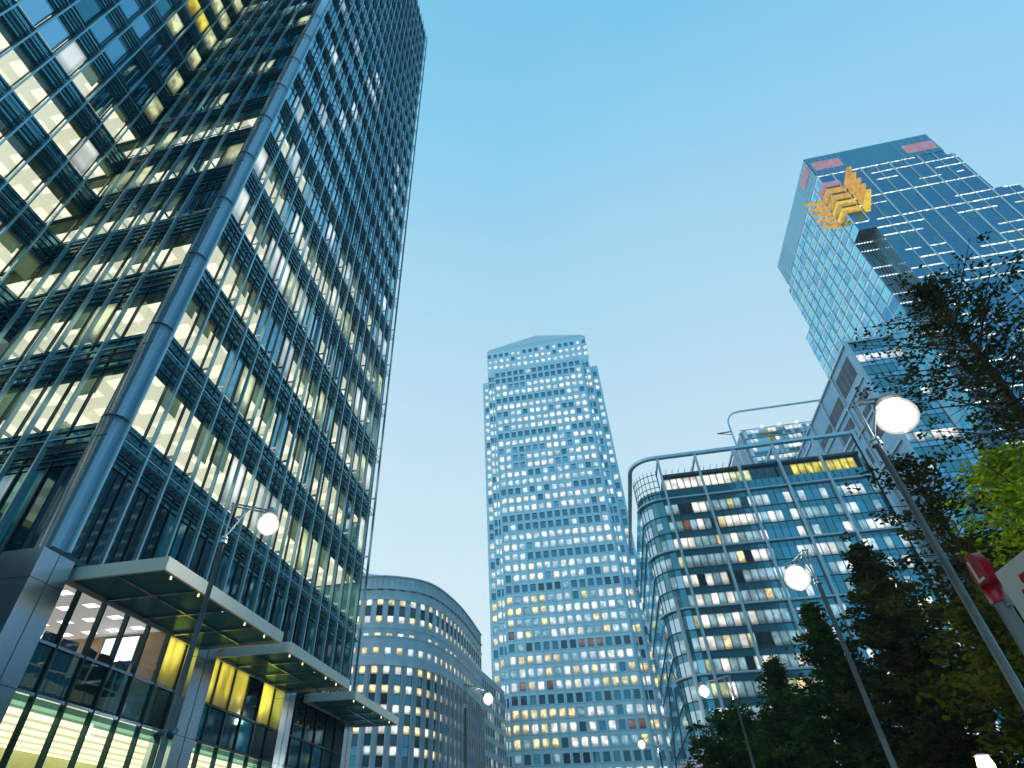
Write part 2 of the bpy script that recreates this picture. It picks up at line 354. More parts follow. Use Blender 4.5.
# ------------------------------------------------------------------ near glass tower on the left
def near_tower():
    r = random.Random(5)
    t = thing('office_tower', 'tall dark glass tower with vertical metal fins and round steel corner, nearest on the left', 'skyscraper', -17, 20)
    XA, YB, XC = -13.0, 10.42, -21.4
    TOP = 103.4; YE = 28.9
    S0 = 10.65; H = 4.0; NST = 23
    # body behind the rooms
    b = MB()
    b.box(-46, -19.0, 14.5, YE-.02, G, TOP-.1)                  # core
    b.box(-46, -25.5, -14, 14.5, G, TOP-.1)
    b.build('core', dark_al, t)
    b = MB()                                                   # floor slabs: one at every storey
    for k in range(-1, NST+1):
        z = S0+H*k if k >= 0 else 6.5
        b.box(-19.0, XA-.06, YB+.06, YE-.03, z-1.35 if k >= 0 else z-.25, z-.15)
        b.box(-25.5, XC-.06, -13.9, YB+.06, z-1.35 if k >= 0 else z-.25, z-.15)
        b.box(-25.5, -19.0, YB+.06, 14.5, z-1.35 if k >= 0 else z-.25, z-.15)
    b.build('floor_slab', dark_al, t)
    b = MB()                                                   # ceilings of the lit storeys
    LIT = 6
    for k in range(0, LIT):
        z = S0+H*k+2.32
        e = (.2, .4, .5, .6, .45, .4)[k]
        b.face([(-19, YB+e, z), (-19, YE-.1, z), (XA-e, YE-.1, z), (XA-e, YB+e, z)])
        b.face([(-25.4, -13.8, z), (-25.4, YB-.1, z), (XC-e, YB-.1, z), (XC-e, -13.8, z)])
        b.face([(-25.4, YB+e, z), (-25.4, 14.4, z), (-19.0, 14.4, z), (-19.0, YB+e, z)])
    b.build('ceiling', ceil_of, t)
    b = MB()
    for k in range(0, LIT):
        z = S0+H*k+2.32; e = (.2, .4, .5, .6, .45, .4)[k]
        b.face([(XA-e, YB+e, z), (XA-e, YE-.1, z), (XA-.1, YE-.1, z), (XA-.1, YB+.1, z)])
        b.face([(-19, YB+.1, z), (-19, YB+e, z), (XA-e, YB+e, z), (XA-.1, YB+.1, z)]); b.face([(-25.4, YB+.1, z), (-25.4, YB+e, z), (-19, YB+e, z), (-19, YB+.1, z)])
        b.face([(XC-e, -13.8, z), (XC-e, YB-.1, z), (XC-.1, YB-.1, z), (XC-.1, -13.8, z)])
    b.build('ceiling_margin', pbr('ceiling_margin_paint', (.50, .62, .60), .7), t)
    b = MB()
    for k in range(0, LIT):
        z0 = S0+H*k-.1; z1 = z0+2.4
        for y in (13.4, 17.5, 21.6, 25.7):
            if r.random() < .8: b.box(-18.9, -15.2-r.random()*1.0, y+.35, y+.47, z0, z1)
        for x in (-15.9, -18.0, -20.1):
            if r.random() < .7: b.box(x, x+.12, 12.3, 14.4, z0, z1)
        for y in (7.3, 4.1, .9):
            b.box(-25.4, -23.5, y, y+.12, z0, z1)
        b.box(-16.4, -15.9, YB+2, YB+2.5, z0, z1); b.box(-16.4, -15.9, 19.8, 20.3, z0, z1)
        b.box(-25.45, -19.02, 14.40, 14.46, z0, z1); b.box(-25.48, -25.42, -13, 14.3, z0, z1); b.box(-19.02, -18.9, 14.6, YE-.2, z0, z1)
    b.build('partition_wall', wall_of, t)
    A = plane((XA, 0, 0), (0, 1, 0), (1, 0, 0)); B = plane((0, YB, 0), (1, 0, 0), (0, -1, 0)); Cc = plane((XC, 0, 0), (0, 1, 0), (1, 0, 0))
    uA = [10.35+1.03*i for i in range(19)]; uB = [-13.7-1.05*i for i in range(8)][::-1]; uB[0] = XC; uB[-1] = -13.45
    uC = [YB-.07-1.03*i for i in range(24)][::-1]
    wins = []
    def row(mp, us, k, face):
        z0 = S0+H*k; z1 = z0+2.25
        for i in range(len(us)-1):
            if k < LIT:
                if face == 'A':
                    tb = [(g_clear, 6-.5*k), (L_blind, 1.4), (g_tow, .3+.4*k), (L_green, .8)]
                    if k >= 5: tb = [(g_tow, 4), (g_clear, 1.5), (L_cool, 1.2)]
                elif face == 'B': tb = [(g_clear, 7), (L_green, 1.4), (L_blind, .6), (g_dark, .5+.15*k)]
                else: tb = [(g_clear, 6), (L_blind, 2), (g_tow, .6 if k < 5 else 3)]
            else:
                if face == 'A': tb = [(g_tow, 10), (g_teal, 1.5), (L_cool, 1.0 if k < 12 else .5)]
                elif face == 'B': tb = [(g_dark, 4), (g_teal, 4), (L_green, 1.6 if k < 10 else .5), (L_dim, 1.5)]
                else:
                    j = len(us)-2-i
                    tb = [(L_green, 2), (L_yel, 2), (g_dark, .7)] if j < 1 or (j < 3 and k > 7) else [(g_sky, 8), (L_cool, 1.2), (g_teal, 3)]
            m = pick(r, tb)
            panes(wins, mp, [us[i], us[i+1]], [z0, z1], lambda a, c: m, 0, .05)
            if m is g_clear and r.random() < .5 and len(blinds) < 100 and us[i] > (-1e9 if face != 'C' else 3.0):
                h = r.choice((.45, .7, .95, 1.25)); u0, u1 = us[i]+.08, us[i+1]-.08
                bb = MB(); bb.hexa([mp(u0, z1-h, -.16), mp(u1, z1-h, -.16), mp(u1, z1-h, -.13), mp(u0, z1-h, -.13), mp(u0, z1, -.16), mp(u1, z1, -.16), mp(u1, z1, -.13), mp(u0, z1, -.13)])
                bb.build('roller_blind', blind_m, t); blinds.append(1)
    blinds = []; blind_m, n_, l_ = newmat('blind_fabric'); oo = n_('ShaderNodeOutputMaterial'); tt = n_('ShaderNodeBsdfTranslucent'); tt.inputs[0].default_value = (.50, .60, .52, 1); l_(tt.outputs[0], oo.inputs[0])
    for k in range(NST):
        row(A, uA, k, 'A'); row(B, uB, k, 'B')
        if k > 0: row(Cc, uC, k, 'C')
    for i in range(len(uA)-1):                                  # dark tall panes under the first sill
        panes(wins, A, [uA[i], uA[i+1]], [6.35, 9.15], lambda a, c: g_dark if r.random() < .8 else g_teal, 0, .05)
    for i in range(len(uB)-1):
        m = g_clear if r.random() < .0 else pick(r, [(g_dark, 4), (L_dim, 1.2), (g_teal, 1)])
        panes(wins, B, [uB[i], uB[i+1]], [6.35, 9.15], lambda a, c: m, 0, .05)
    emit(t, wins)
    # spandrels with ribs, dark frames
    b = MB(); lv = MB(); rod = MB(); grille = MB()
    for k in range(-1, NST):
        z0 = (S0+H*k+2.25) if k >= 0 else 9.15
        z1 = S0+H*(k+1) if k < NST-1 else TOP
        z0 += .0
        b.box(XA-.05, XA+.02, 10.35, YE, z0+.003, z1-.003); b.box(XC+.001, -13.45, YB-.02, YB+.05, z0+.003, z1-.003)
        b.box(XC-.05, XC+.02, -14, YB-.05, z0+.003, z1-.003)
        n = 5
        for q in range(n):
            z = z0+.2+(z1-z0-.4)*q/(n-1)
            lv.box(XA+.025, XA+.07, 10.35, YE-.05, z-.022, z+.022); lv.box(XC+.08, -13.5, YB-.07, YB-.025, z-.022, z+.022)
            lv.box(XC+.025, XC+.07, -14, YB-.1, z-.022, z+.022)
        for z in (z0+.62,):            # brise-soleil rods at fin line and maintenance grille
            rod.box(XA+.44, XA+.475, 10.3, YE, z-.018, z+.018); rod.box(XC+.55, -13.4, YB-.475, YB-.44, z-.018, z+.018)
            rod.box(XC+.44, XC+.475, -14, YB-.5, z-.018, z+.018)
        for q in range(5):
            d = .10+.075*q
            grille.box(XA+d, XA+d+.022, 10.35, YE, z0+.40, z0+.43); grille.box(XC+.1, -13.45, YB-d-.022, YB-d, z0+.40, z0+.43)
            grille.box(XC+d, XC+d+.022, -14, YB-.5, z0+.40, z0+.43)
        for y in uA: grille.box(XA+.07, XA+.44, y-.52, y-.50, z0+.395, z0+.425)
    b.build('spandrel', spandrel, t); lv.build('louvre', louvre, t); rod.build('sunshade_rod', alu, t); grille.build('walkway_grille', dark_al, t)
    b = MB()
    for u in uA: b.box(XA-.03, XA+.06, u-.028, u+.028, 6.3, TOP)
    for u in uB[1:-1]: b.box(u-.03, u+.03, YB-.06, YB+.03, 6.3, TOP)
    for u in uC: b.box(XC-.03, XC+.06, u-.028, u+.028, 6.3, TOP)
    b.build('mullion', dark_al, t)
    def fin(x0, x1, y0, y1): q = MB(); q.box(x0, x1, y0, y1, 6.2, TOP+.4); q.build('fin', alu, t)
    for u in uA: fin(XA+.36, XA+.50, u-.032, u+.032)
    for u in uB[1:-1]: fin(u-.032, u+.032, YB-.50, YB-.36)
    for u in uC[:-1]: fin(XC+.36, XC+.50, u-.032, u+.032)
    q = MB()                                                   # fin brackets, one each storey
    for k in range(NST):
        z = S0+H*k-.1
        for u in uA: q.box(XA+.05, XA+.40, u-.012, u+.012, z-.06, z+.06)
        for u in uB[1:-1]: q.box(u-.012, u+.012, YB-.4, YB-.05, z-.06, z+.06)
        for u in uC[:-1]: q.box(XC+.05, XC+.4, u-.012, u+.012, z-.06, z+.06)
    tag(q.build('fin_bracket', steel_d, t), kind='stuff')
    q = MB(); q.tube([(-13.0, 10.28, 6.15), (-13.0, 10.28, TOP+.4)], .40, 28)
    o = q.build('corner_tube', steel_d, t, True)
    for k in range(NST+1):
        q = MB(); q.tube([(-13.0, 10.28, S0+H*k-.26), (-13.0, 10.28, S0+H*k-.23)], .408, 28); q.build('joint_ring', dark_al, o)
    q = MB(); q.box(-46, -12.9, YE-.01, YE+.10, 6.2, TOP-.05); q.build('rear_wall', louvre, t)
    q = MB(); q.box(-46, -12.88, 10.5, YE+.1, TOP-.05, TOP+.25); q.box(-46, XC+.1, -14, 10.45, TOP-.05, TOP+.25); q.build('roof', dark_al, t)
    q = MB(); q.box(-45, -12.6, 9.95, YE+.05, 6.05, 6.2); q.box(-45, XC+.5, -14, 9.9, 6.04, 6.2); q.build('soffit', dark_al, t)
    # base
    for y0, y1, x0 in ((9.65, 10.6, -13.7), (16.1, 17.1, -13.3), (21.95, 22.85, -13.3), (28.1, 29.1, -13.3)):
        q = MB(); q.box(x0, -12.5, y0, y1, G, 6.04); c = q.build('column', steel_d, t)
        q = MB(); q.box(-12.5, -12.49, (y0+y1)/2-.006, (y0+y1)/2+.006, G, 6.03); q.build('panel_joint', dark_al, c)
        for zz in (.6, 3.1, 5.3):
            q = MB(); q.box(-12.5, -12.492, y0+.002, (y0+y1)/2-.01, zz, zz+.012); q.box(-12.5, -12.492, (y0+y1)/2+.01, y1-.002, zz, zz+.012); q.box(x0, -12.5, y0-.008, y0, zz, zz+.012); q.build('panel_joint', dark_al, c)
    q = MB(); q.box(-12.492, -12.47, 9.85, 10.05, 2.35, 2.6); tag(q.build('street_name_plate', pbr('purple_plate', (.13, .10, .25), .4), t))
    q = MB(); q.box(-21.4, -13.7, 10.9, 10.96, G, 6.04); q.build('ground_floor_wall', concrete, t)
    bw = []
    for y0, y1, n, pal in ((10.6, 16.1, 6, 0), (17.1, 21.95, 5, 1), (22.85, 28.1, 5, 2)):
        us = [y0+(y1-y0)*i/n for i in range(n+1)]
        for i in range(n):
            up = [g_clear, [L_yel, L_yel, L_yel, g_dark, L_yel][i % 5], g_dark][pal]
            if pal == 0 and i >= 5: up = L_yel
            panes(bw, A, us[i:i+2], [4.33, 5.78], lambda a, c: up, 0, .03)
            panes(bw, A, us[i:i+2], [3.24, 4.27], lambda a, c: g_green if pal < 1 else g_dark if i % 3 else g_teal, 0, .03)
            panes(bw, A, us[i:i+2], [2.86, 3.18], lambda a, c: g_green, 0, .02)
            panes(bw, A, us[i:i+2], [G, 2.84], lambda a, c: g_clear, 0, .02)
        q = MB()
        for u in us: q.box(XA-.10, XA+.06, u-.028, u+.028, G, 5.9)
        q.build('base_mullion', dark_al, t)
        q = MB()
        for z in (5.84, 4.30, 3.21): q.box(XA-.08, XA+.05, y0, y1, z-.035, z+.035)
        q.box(XA-.3, XA+.1, y0, y1, 5.9, 6.04)
        q.build('transom', steel_d if pal == 0 else dark_al, t)
    emit(t, bw, 'shopfront_pane')
    # meeting room behind the first bay, lit hall below
    q = MB(); q.face([(-18.8, 10.97, 6.02), (-18.8, 15.6, 6.02), (-13.12, 15.6, 6.02), (-13.12, 10.97, 6.02)]); q.build('meeting_room_ceiling', ceil_meet, t)
    q = MB(); q.box(-18.9, -13.15, 15.6, 15.7, 3.3, 6.03); q.box(-18.9, -18.8, 10.97, 15.6, 3.3, 6.03); q.build('meeting_room_wall', wall_br, t)
    q = MB(); q.box(-18.9, -13.1, 10.97, 28.05, 3.24, 3.34); q.build('meeting_room_floor', dark_al, t)
    q = MB(); q.face([(-18.8, 10.97, 3.05), (-18.8, 28.0, 3.05), (-13.12, 28.0, 3.05), (-13.12, 10.97, 3.05)]); q.build('hall_ceiling', ceil_hall, t)
    q = MB(); q.box(-18.9, -18.8, 10.97, 28, G, 3.04); q.box(-18.8, -13.15, 28.05, 28.1, G, 6.0); q.build('hall_wall', wall_of, t)
    # canopies
    for y0, y1, xo in ((10.75, 16.6, -9.9), (17.5, 22.65, -10.1), (24.3, 30.2, -10.5)):
        c = MB(); zt, zb = 6.0, 5.66
        c.box(xo-.06, xo, y0, y1, zb, zt); c.box(-12.9, xo-.06, y0, y0+.06, zb, zt); c.box(-12.9, xo-.06, y1-.06, y1, zb, zt); c.box(-12.9, -12.82, y0+.06, y1-.06, zb, zt)
        o = c.build('canopy', fascia, t)
        c = MB()
        for k in range(1, 4): yy = y0+(y1-y0)*k/4; c.box(-12.8, xo-.07, yy-.03, yy+.03, zb+.02, zb+.09)
        c.box((-12.8+xo)/2-.03, (-12.8+xo)/2+.03, y0+.07, y1-.07, zb+.03, zb+.085)
        c.build('canopy_rib', steel_d, o)
        c = MB(); c.box(-12.8, xo-.065, y0+.065, y1-.065, zb+.10, zb+.115); c.build('canopy_glazing', g_canopy, o)
        c = MB(); c.box(-12.8, xo-.065, y0+.065, y1-.065, zt-.03, zt-.01); c.build('canopy_roof_sheet', g_roof, o)
        c = MB(); c.box(xo-.10, xo-.062, y0+.1, y1-.1, zb+.02, zb+.045); c.box(-12.7, xo-.1, y0+.062, y0+.10, zb+.02, zb+.045); c.build('edge_light', glow('edge_glow%.0f' % y0, (.9, .62, .16), .9), o)
        for k in range(5):
            c = MB(); yy = y0+.6+(y1-y0-1.2)*k/4; c.tube([(xo-.3, yy, zb+.02), (xo-.3, yy, zb+.09)], .022, 10); c.build('downlight', downl, o)
    return t
tower = near_tower()
# things inside the meeting room
wl = thing('wall_screen', 'lit white presentation screen on the brown wall of the first floor meeting room', 'screen', -15.0, 15.55, 5.1+E0)
q = MB(); q.box(-15.68, -14.32, 15.52, 15.59, 5.10, 5.95); q.build('screen_frame', dark_al, wl)
q = MB(); q.face([(-15.63, 15.512, 5.15), (-14.37, 15.512, 5.15), (-14.37, 15.512, 5.90), (-15.63, 15.512, 5.90)]); q.build('screen_glass', screen_m, wl)
def office_chair(x, y, rz):
    c = thing('office_chair', 'black high backed office chair behind the sill of the lit meeting room', 'chair', 0, 0, 0, 'chairs in the meeting room')
    o = Vector((0, 0, E0))
    q = MB(); q.hexa([(-.25, -.25, .42-E0), (.25, -.25, .42-E0), (.25, .25, .42-E0), (-.25, .25, .42-E0), (-.23, -.23, .52-E0), (.23, -.23, .52-E0), (.23, .23, .50-E0), (-.23, .23, .50-E0)]); q.build('seat', blk, c)
    q = MB(); q.hexa([(-.24, .2, .55-E0), (.24, .2, .55-E0), (.24, .27, .55-E0), (-.24, .27, .55-E0), (-.21, .32, 1.25-E0), (.21, .32, 1.25-E0), (.21, .38, 1.25-E0), (-.21, .38, 1.25-E0)]); q.build('backrest', blk, c)
    q = MB(); q.tube([(0, 0, 0-E0), (0, 0, .42-E0)], .03, 8)
    for a in range(5): q.bar((0, 0, .06-E0), (.3*math.cos(a*1.2566), .3*math.sin(a*1.2566), .03-E0), .04)
    q.build('base', steel_d, c)
    c.location = (x+.2, y, 3.36+E0); c.rotation_euler = (0, 0, rz)
for x, y, rz in ((-13.7, 11.45, -1.6), (-13.7, 12.15, -1.9), (-13.75, 12.75, -1.3), (-13.7, 13.4, -1.8), (-13.75, 14.0, -1.5)): office_chair(x, y, rz)

# ------------------------------------------------------------------ pyramid topped tower
def pyramid_tower():
    r = random.Random(11)
    t = thing('office_tower', 'very tall steel clad tower with rows of square windows and low pyramid roof', 'skyscraper', -10.4, 250)
    wins = []; b = MB()
    P0 = 4.7
    def wmat(x, z, row):
        q = row % 3
        if z > 90:
            k = rowtype[row % len(rowtype)]
            if k == 'd': return g_ocs if r.random() < .86 else L_cool
            if k == 'm': return pick(r, [(g_ocs, 2), (g_sky, 1.5), (L_cool, 3), (L_white, 3)])
            return pick(r, [(L_cool, 5), (L_white, 7), (g_sky, .8), (g_ocs, .4)])
        k = rowlow[row % len(rowlow)]
        if k == 'd': return pick(r, [(g_dark, 3), (L_rust, 1.2 if z < 80 else .3), (g_ocs, 4), (L_dim, 1)])
        return pick(r, [(L_warm, 5.5 if x < -18 else 2), (L_white, 3), (L_cool, 2.2), (L_dim, 1.5), (g_ocs, .5), (L_rust, .3)])
    rowtype = ['w', 'm', 'w', 'd', 'w', 'w', 'd', 'd', 'w', 'm', 'd', 'w', 'm', 'w', 'w', 'm', 'w', 'd', 'w']
    rowlow = ['w', 'd', 'w', 'w', 'm', 'w', 'd', 'w', 'w', 'w', 'd', 'w', 'w']
    zc = [28.7+P0*j for j in range(-6, 40)]
    vs = [G]
    for z in zc: vs += [z-1.6, z+1.55]
    vs += [216.5]
    def cols(xs, w):
        u = []
        for x in xs: u += [x-w/2, x+w/2]
        return u
    runs = {}
    def cellA(xs_off):
        def f(i, j):
            if i % 2 == 0 or j % 2 == 0: return None
            row = (j-1)//2; z = zc[row]
            key = (row, i//5)
            if key not in runs or r.random() < .35: runs[key] = wmat(-32+3.37*(i//2), z, row)
            return runs[key] if r.random() < .55 else wmat(-32+3.37*(i//2), z, row)
        return f
    xs = [-32.8+3.37*i for i in range(14)]
    us = [-34.95]+cols(xs, 2.3)+[13.2]
    mp = plane((0, 222, 0), (1, 0, 0), (0, -1, 0))
    holes(b, wins, mp, us, vs, cellA(0), .45, None)
    # second layer, set back
    mp2 = plane((0, 224.5, 0), (1, 0, 0), (0, -1, 0))
    for xa, xb, cw in ((-38.5, -34.95, [(-37.4, 1.5), (-35.75, .8)]), (13.2, 17.3, [(14.4, .8), (16.0, 1.5)])):
        u = [xa]
        for x, w in cw: u += [x-w/2, x+w/2]
        u += [xb]
        holes(b, wins, mp2, u, vs, cellA(0), .4, None)
    vt = [216.5, 219.3, 222.1, 223.9, 226.7, 228.3, 231.1, 234.6]
    xs2 = [-37.2+3.36*i for i in range(17)]
    tops = {1: [(L_white, 6), (L_cool, 3)], 3: [(L_cool, 5), (g_ocs, 2), (L_white, 3)], 5: [(g_ocs, 4), (L_cool, 2)]}
    holes(b, wins, mp2, [-38.5]+cols(xs2, 2.0)+[17.3], vt, lambda i, j: None if i % 2 == 0 or j % 2 == 0 else pick(r, tops[j]), .4, None)
    b.face([(-34.95, 222, 216.5), (13.2, 222, 216.5), (13.2, 224.5, 216.5), (-34.95, 224.5, 216.5)])
    # third layer
    mp3 = plane((0, 228, 0), (1, 0, 0), (0, -1, 0)); v3 = [v for v in vs if v < 209.5]; v3 = v3[:len(v3)-(len(v3) % 2 == 0)]+[213.3]
    v3 = [G]+[x for z in zc if z < 211 for x in (z-1.6, z+1.55)]+[213.3]
    holes(b, wins, mp3, [-42.2, -41.2, -39.3, -38.5], v3, cellA(0), .4, None)
    holes(b, wins, mp3, [17.3, 18.4, 20.4, 21.4], v3, cellA(0), .4, None)
    # returns, sides, backs
    for x in (-34.95, 13.2): b.face([(x, 222, G), (x, 224.5, G), (x, 224.5, 216.5), (x, 222, 216.5)])
    for x in (-38.5, 17.3): b.face([(x, 224.5, G), (x, 228, G), (x, 228, 234.6), (x, 224.5, 234.6)]); b.face([(x, 228, 213.3), (x, 275, 213.3), (x, 275, 234.6), (x, 228, 234.6)])
    for x in (-42.2, 21.4): b.face([(x, 228, G), (x, 271, G), (x, 271, 213.3), (x, 228, 213.3)])
    b.face([(-42.2, 271, G), (21.4, 271, G), (21.4, 271, 213.3), (-42.2, 271, 213.3)]); b.face([(-38.5, 275, 213.3), (17.3, 275, 213.3), (17.3, 275, 234.6), (-38.5, 275, 234.6)])
    b.face([(-42.2, 228, 213.3), (21.4, 228, 213.3), (21.4, 275, 213.3), (-42.2, 275, 213.3)])
    b.face([(-38.5, 224.5, 234.6), (17.3, 224.5, 234.6), (17.3, 275, 234.6), (-38.5, 275, 234.6)])
    b.build('wall', steel, t)
    q = MB()
    for i in range(15): x = -34.5+3.37*i; q.box(x-.10, x+.10, 221.86, 221.995, G, 216.5)
    q.build('cladding_rib', steel, t)
    q = MB(); x0, x1, y0, y1, z0, z1 = -37.6, 16.4, 225.6, 274, 234.62, 236.4
    ap = (-10.5, 250, 268.5)
    q.box(x0, x1, y0, y1, z0, z1)
    for a, c in (((x0, y0), (x1, y0)), ((x1, y0), (x1, y1)), ((x1, y1), (x0, y1)), ((x0, y1), (x0, y0))): q.face([(*a, z1+.01), (*c, z1+.01), ap])
    q.build('pyramid_roof', pbr('stainless_roof', (.42, .52, .58), .35, .5, .06, .2), t)
    emit(t, wins)
pyramid_tower()

# ------------------------------------------------------------------ rounded corner glass block
def rounded_block():
    r = random.Random(21)
    t = thing('office_building', 'glass office block with rounded corner and open steel roof frame behind the trees', 'office building', 36, 132)
    X0, X1, Y0, Y1, R = 13.2, 59.1, 110.0, 155.0, 4.7
    Ls = Y1-(Y0+R); La = R*math.pi/2
    def mp(s, z, d=0):
        if s < Ls: return Vector((X0-d, Y1-s, z))
        if s < Ls+La:
            a = (s-Ls)/R; return Vector((X0+R-(R+d)*math.cos(a), Y0+R-(R+d)*math.sin(a), z))
        return Vector((X0+R+(s-Ls-La), Y0-d, z))
    SF = Ls+La; LT = SF+(X1-X0-R)
    ns = 14; us = [Ls*i/ns for i in range(ns)]+[Ls+La*i/6 for i in range(6)]+[SF+i*(X1-X0-R)/30 for i in range(31)]
    wins = []; sp = MB(); mull = MB()
    Z = [61-3.9*k for k in range(0, 17)]                       # floor lines
    def wall(mb, z0, z1, d, m=None, ua=None):
        uu = ua or us
        for i in range(len(uu)-1): mb.face([mp(uu[i], z0, d), mp(uu[i+1], z0, d), mp(uu[i+1], z1, d), mp(uu[i], z1, d)], m)
    for k, z in enumerate(Z[:-1]):
        lo = Z[k+1]
        wall(sp, z-1.35, z, .0)
        for i in range(len(us)-1):
            s = (us[i]+us[i+1])/2; x = mp(s, 0).x; side = s < Ls+La*.45
            if side: m = g_side
            elif s < SF: m = pick(r, [(g_side, 1.6), (g_teal, 1), (L_dim, 1)])
            else:
                c = (x-18)/41; cl = math.sin(i*1.7+k*2.3)+math.sin(i*.6-k*1.1)
                if x < 34: m = pick(r, [(L_dim, 3.4), (L_white, 2.4 if k not in (0,) else .3), (L_green, .5), (L_rust, .25), (L_warm, .35), (g_dark, 2.0 if k % 4 == 0 else .5)])
                else: m = pick(r, [(L_cool, 2.6+cl*1.2), (L_dim, 1.5), (g_rb, 2.6-cl), (L_white, .9+cl*.4), (g_teal, .8)])
            q = []; panes(q, mp, [us[i], us[i+1]], [lo, z-1.35], lambda a, c: m, .0, .03); wins += q
    # top storeys
    wall(sp, 61.0, 63.3, 0)
    for i in range(len(us)-1):
        if us[i] < SF+.1: continue
        x = mp(us[i], 0).x; m = L_white if x < 32 else L_green if x < 36 else g_dark if x < 45 else L_yel if x < 57 else g_teal
        if x < 32: m = L_white
        panes(wins, lambda a, z, d=0: mp(a, z, d)+Vector((0, 1.2, 0)), [us[i], us[i+1]], [63.35, 66.6], lambda a, c: m, 0, .05)
    emit(t, wins)
    sp.build('spandrel', coated('spandrel_deep_teal', (.015, .15, .20), (.3, .72, .84), .24, .08), t)
    q = MB(); q.box(X0+R, X1-.1, Y0+1.0, Y0+R, G, 62.88); q.box(X0+.5, X1-.1, Y0+R+.01, Y1-.1, G, 62.9); q.build('core', dark_al, t)
    q = MB(); q.box(X0+6, X1-.2, Y0+1.25, Y1-6, 62.95, 67.0); q.box(X0+6, X1-.2, Y0+.5, Y1-6, 67.0, 67.5); q.build('penthouse', dark_al, t)
    # thin mullions and floor lines
    for u in us:
        a = mp(u, 0, .0); c = mp(u, 0, .10 if u > Ls else .012); d = (c-a).normalized(); s = Vector((-d.y, d.x, 0))*.03
        mull.hexa([a-s+Vector((0, 0, G)), a+s+Vector((0, 0, G)), c+s+Vector((0, 0, G)), c-s+Vector((0, 0, G)), a-s+Vector((0, 0, 63.3)), a+s+Vector((0, 0, 63.3)), c+s+Vector((0, 0, 63.3)), c-s+Vector((0, 0, 63.3))])
    mull.build('mullion', dark_al, t)
    def ring(z0, z1, d0, d1, name, m, ua=None):
        q = MB(); uu = ua or us
        for i in range(len(uu)-1):
            a, c = uu[i], uu[i+1]
            q.hexa([mp(a, z0, d0), mp(c, z0, d0), mp(c, z0, d1), mp(a, z0, d1), mp(a, z1, d0), mp(c, z1, d0), mp(c, z1, d1), mp(a, z1, d1)])
        q.build(name, m, t)
    fine = [u for u in us]
    ai = ns
    fr = us[:ns]+[Ls+La*i/12 for i in range(12)]+us[ns+6:]
    for k, z in enumerate(Z):
        if k % 3 == 0: ring(z-.15, z+.15, .05, .6, 'floor_band', white_al, [u for u in fr if u > Ls*.93])
        else: ring(z-.08, z+.02, .02, .16, 'floor_line', dark_al, fr)
    ring(71.35, 72.0, -.3, .6, 'roof_beam', alu, fr)
    ring(66.8, 67.2, -4.2, -3.8, 'roof_beam', alu, [u for u in us if u > SF])
    # major ribs
    for k in range(6):
        x = 18.9+8.03*k; q = MB(); q.box(x-.20, x+.20, Y0-.8, Y0-.10, -2 if k else -1.5, 71.1); q.build('rib', white_al, t)
        q = MB(); q.box(x-.15, x+.15, Y0-.1, Y0+6, 70.6, 71.15); q.box(x-.13, x+.13, Y0+5.7, Y0+6, 67.5, 70.6); q.build('roof_strut', alu, t)
        if k < 5:
            q = MB()
            for j in range(1, 6): q.box(x+j*1.34-.04, x+j*1.34+.04, Y0-.05, Y0+2.2, 68.2, 68.35)
            q.box(x+.3, x+7.7, Y0+2.2, Y0+2.4, 68.0, 68.5); q.build('roof_rafter', alu, t)
    q = MB(); q.box(X1-.25, X1+.35, Y0-.96, Y0-.1, 20, 72.05); q.build('end_rib', white_al, t)
    # corner trellis and round corner tube
    q = MB()
    for i in range(9):
        u = Ls+La*i/8; a = mp(u, 0, .1); q.bar((a.x, a.y, 61), (a.x, a.y, 68.3), .12)
    for z in (62.6, 64.2, 65.8, 67.4):
        for i in range(8):
            q.bar(mp(Ls+La*i/8, z, .1), mp(Ls+La*(i+1)/8, z, .1), .12)
    q.build('corner_trellis', dark_al, t)
    a = mp(Ls+La*.72, 0, .5)
    q = MB(); q.tube([(a.x, a.y, -6+4.6), (a.x, a.y, 40)], .34, 14); q.build('corner_tube', pbr('white_painted_tube', (.8, .82, .82), .35, 0, .05), t, True)
    q = MB()
    ring(12.2, 13.4, .1, 2.4, 'entrance_ring', pbr('pale_pink_fascia', (.62, .50, .58), .35, .2), [Ls*.9]+fr[ns:ns+13]+[SF+3])
    q = MB(); q.tube([(8.9, 118, 2), (X0-.3, 124, 32)], .13, 6); q.tube([(10.6, 116, 2), (X0-.3, 119, 26)], .13, 6); q.build('tie_rod', dark_al, t)
    q = MB(); q.box(X1-.05, X1, Y0, Y1, G, 63.2); q.box(X0+.1, X1, Y1-.05, Y1, G, 63.2); q.build('wall', alu, t)
rounded_block()

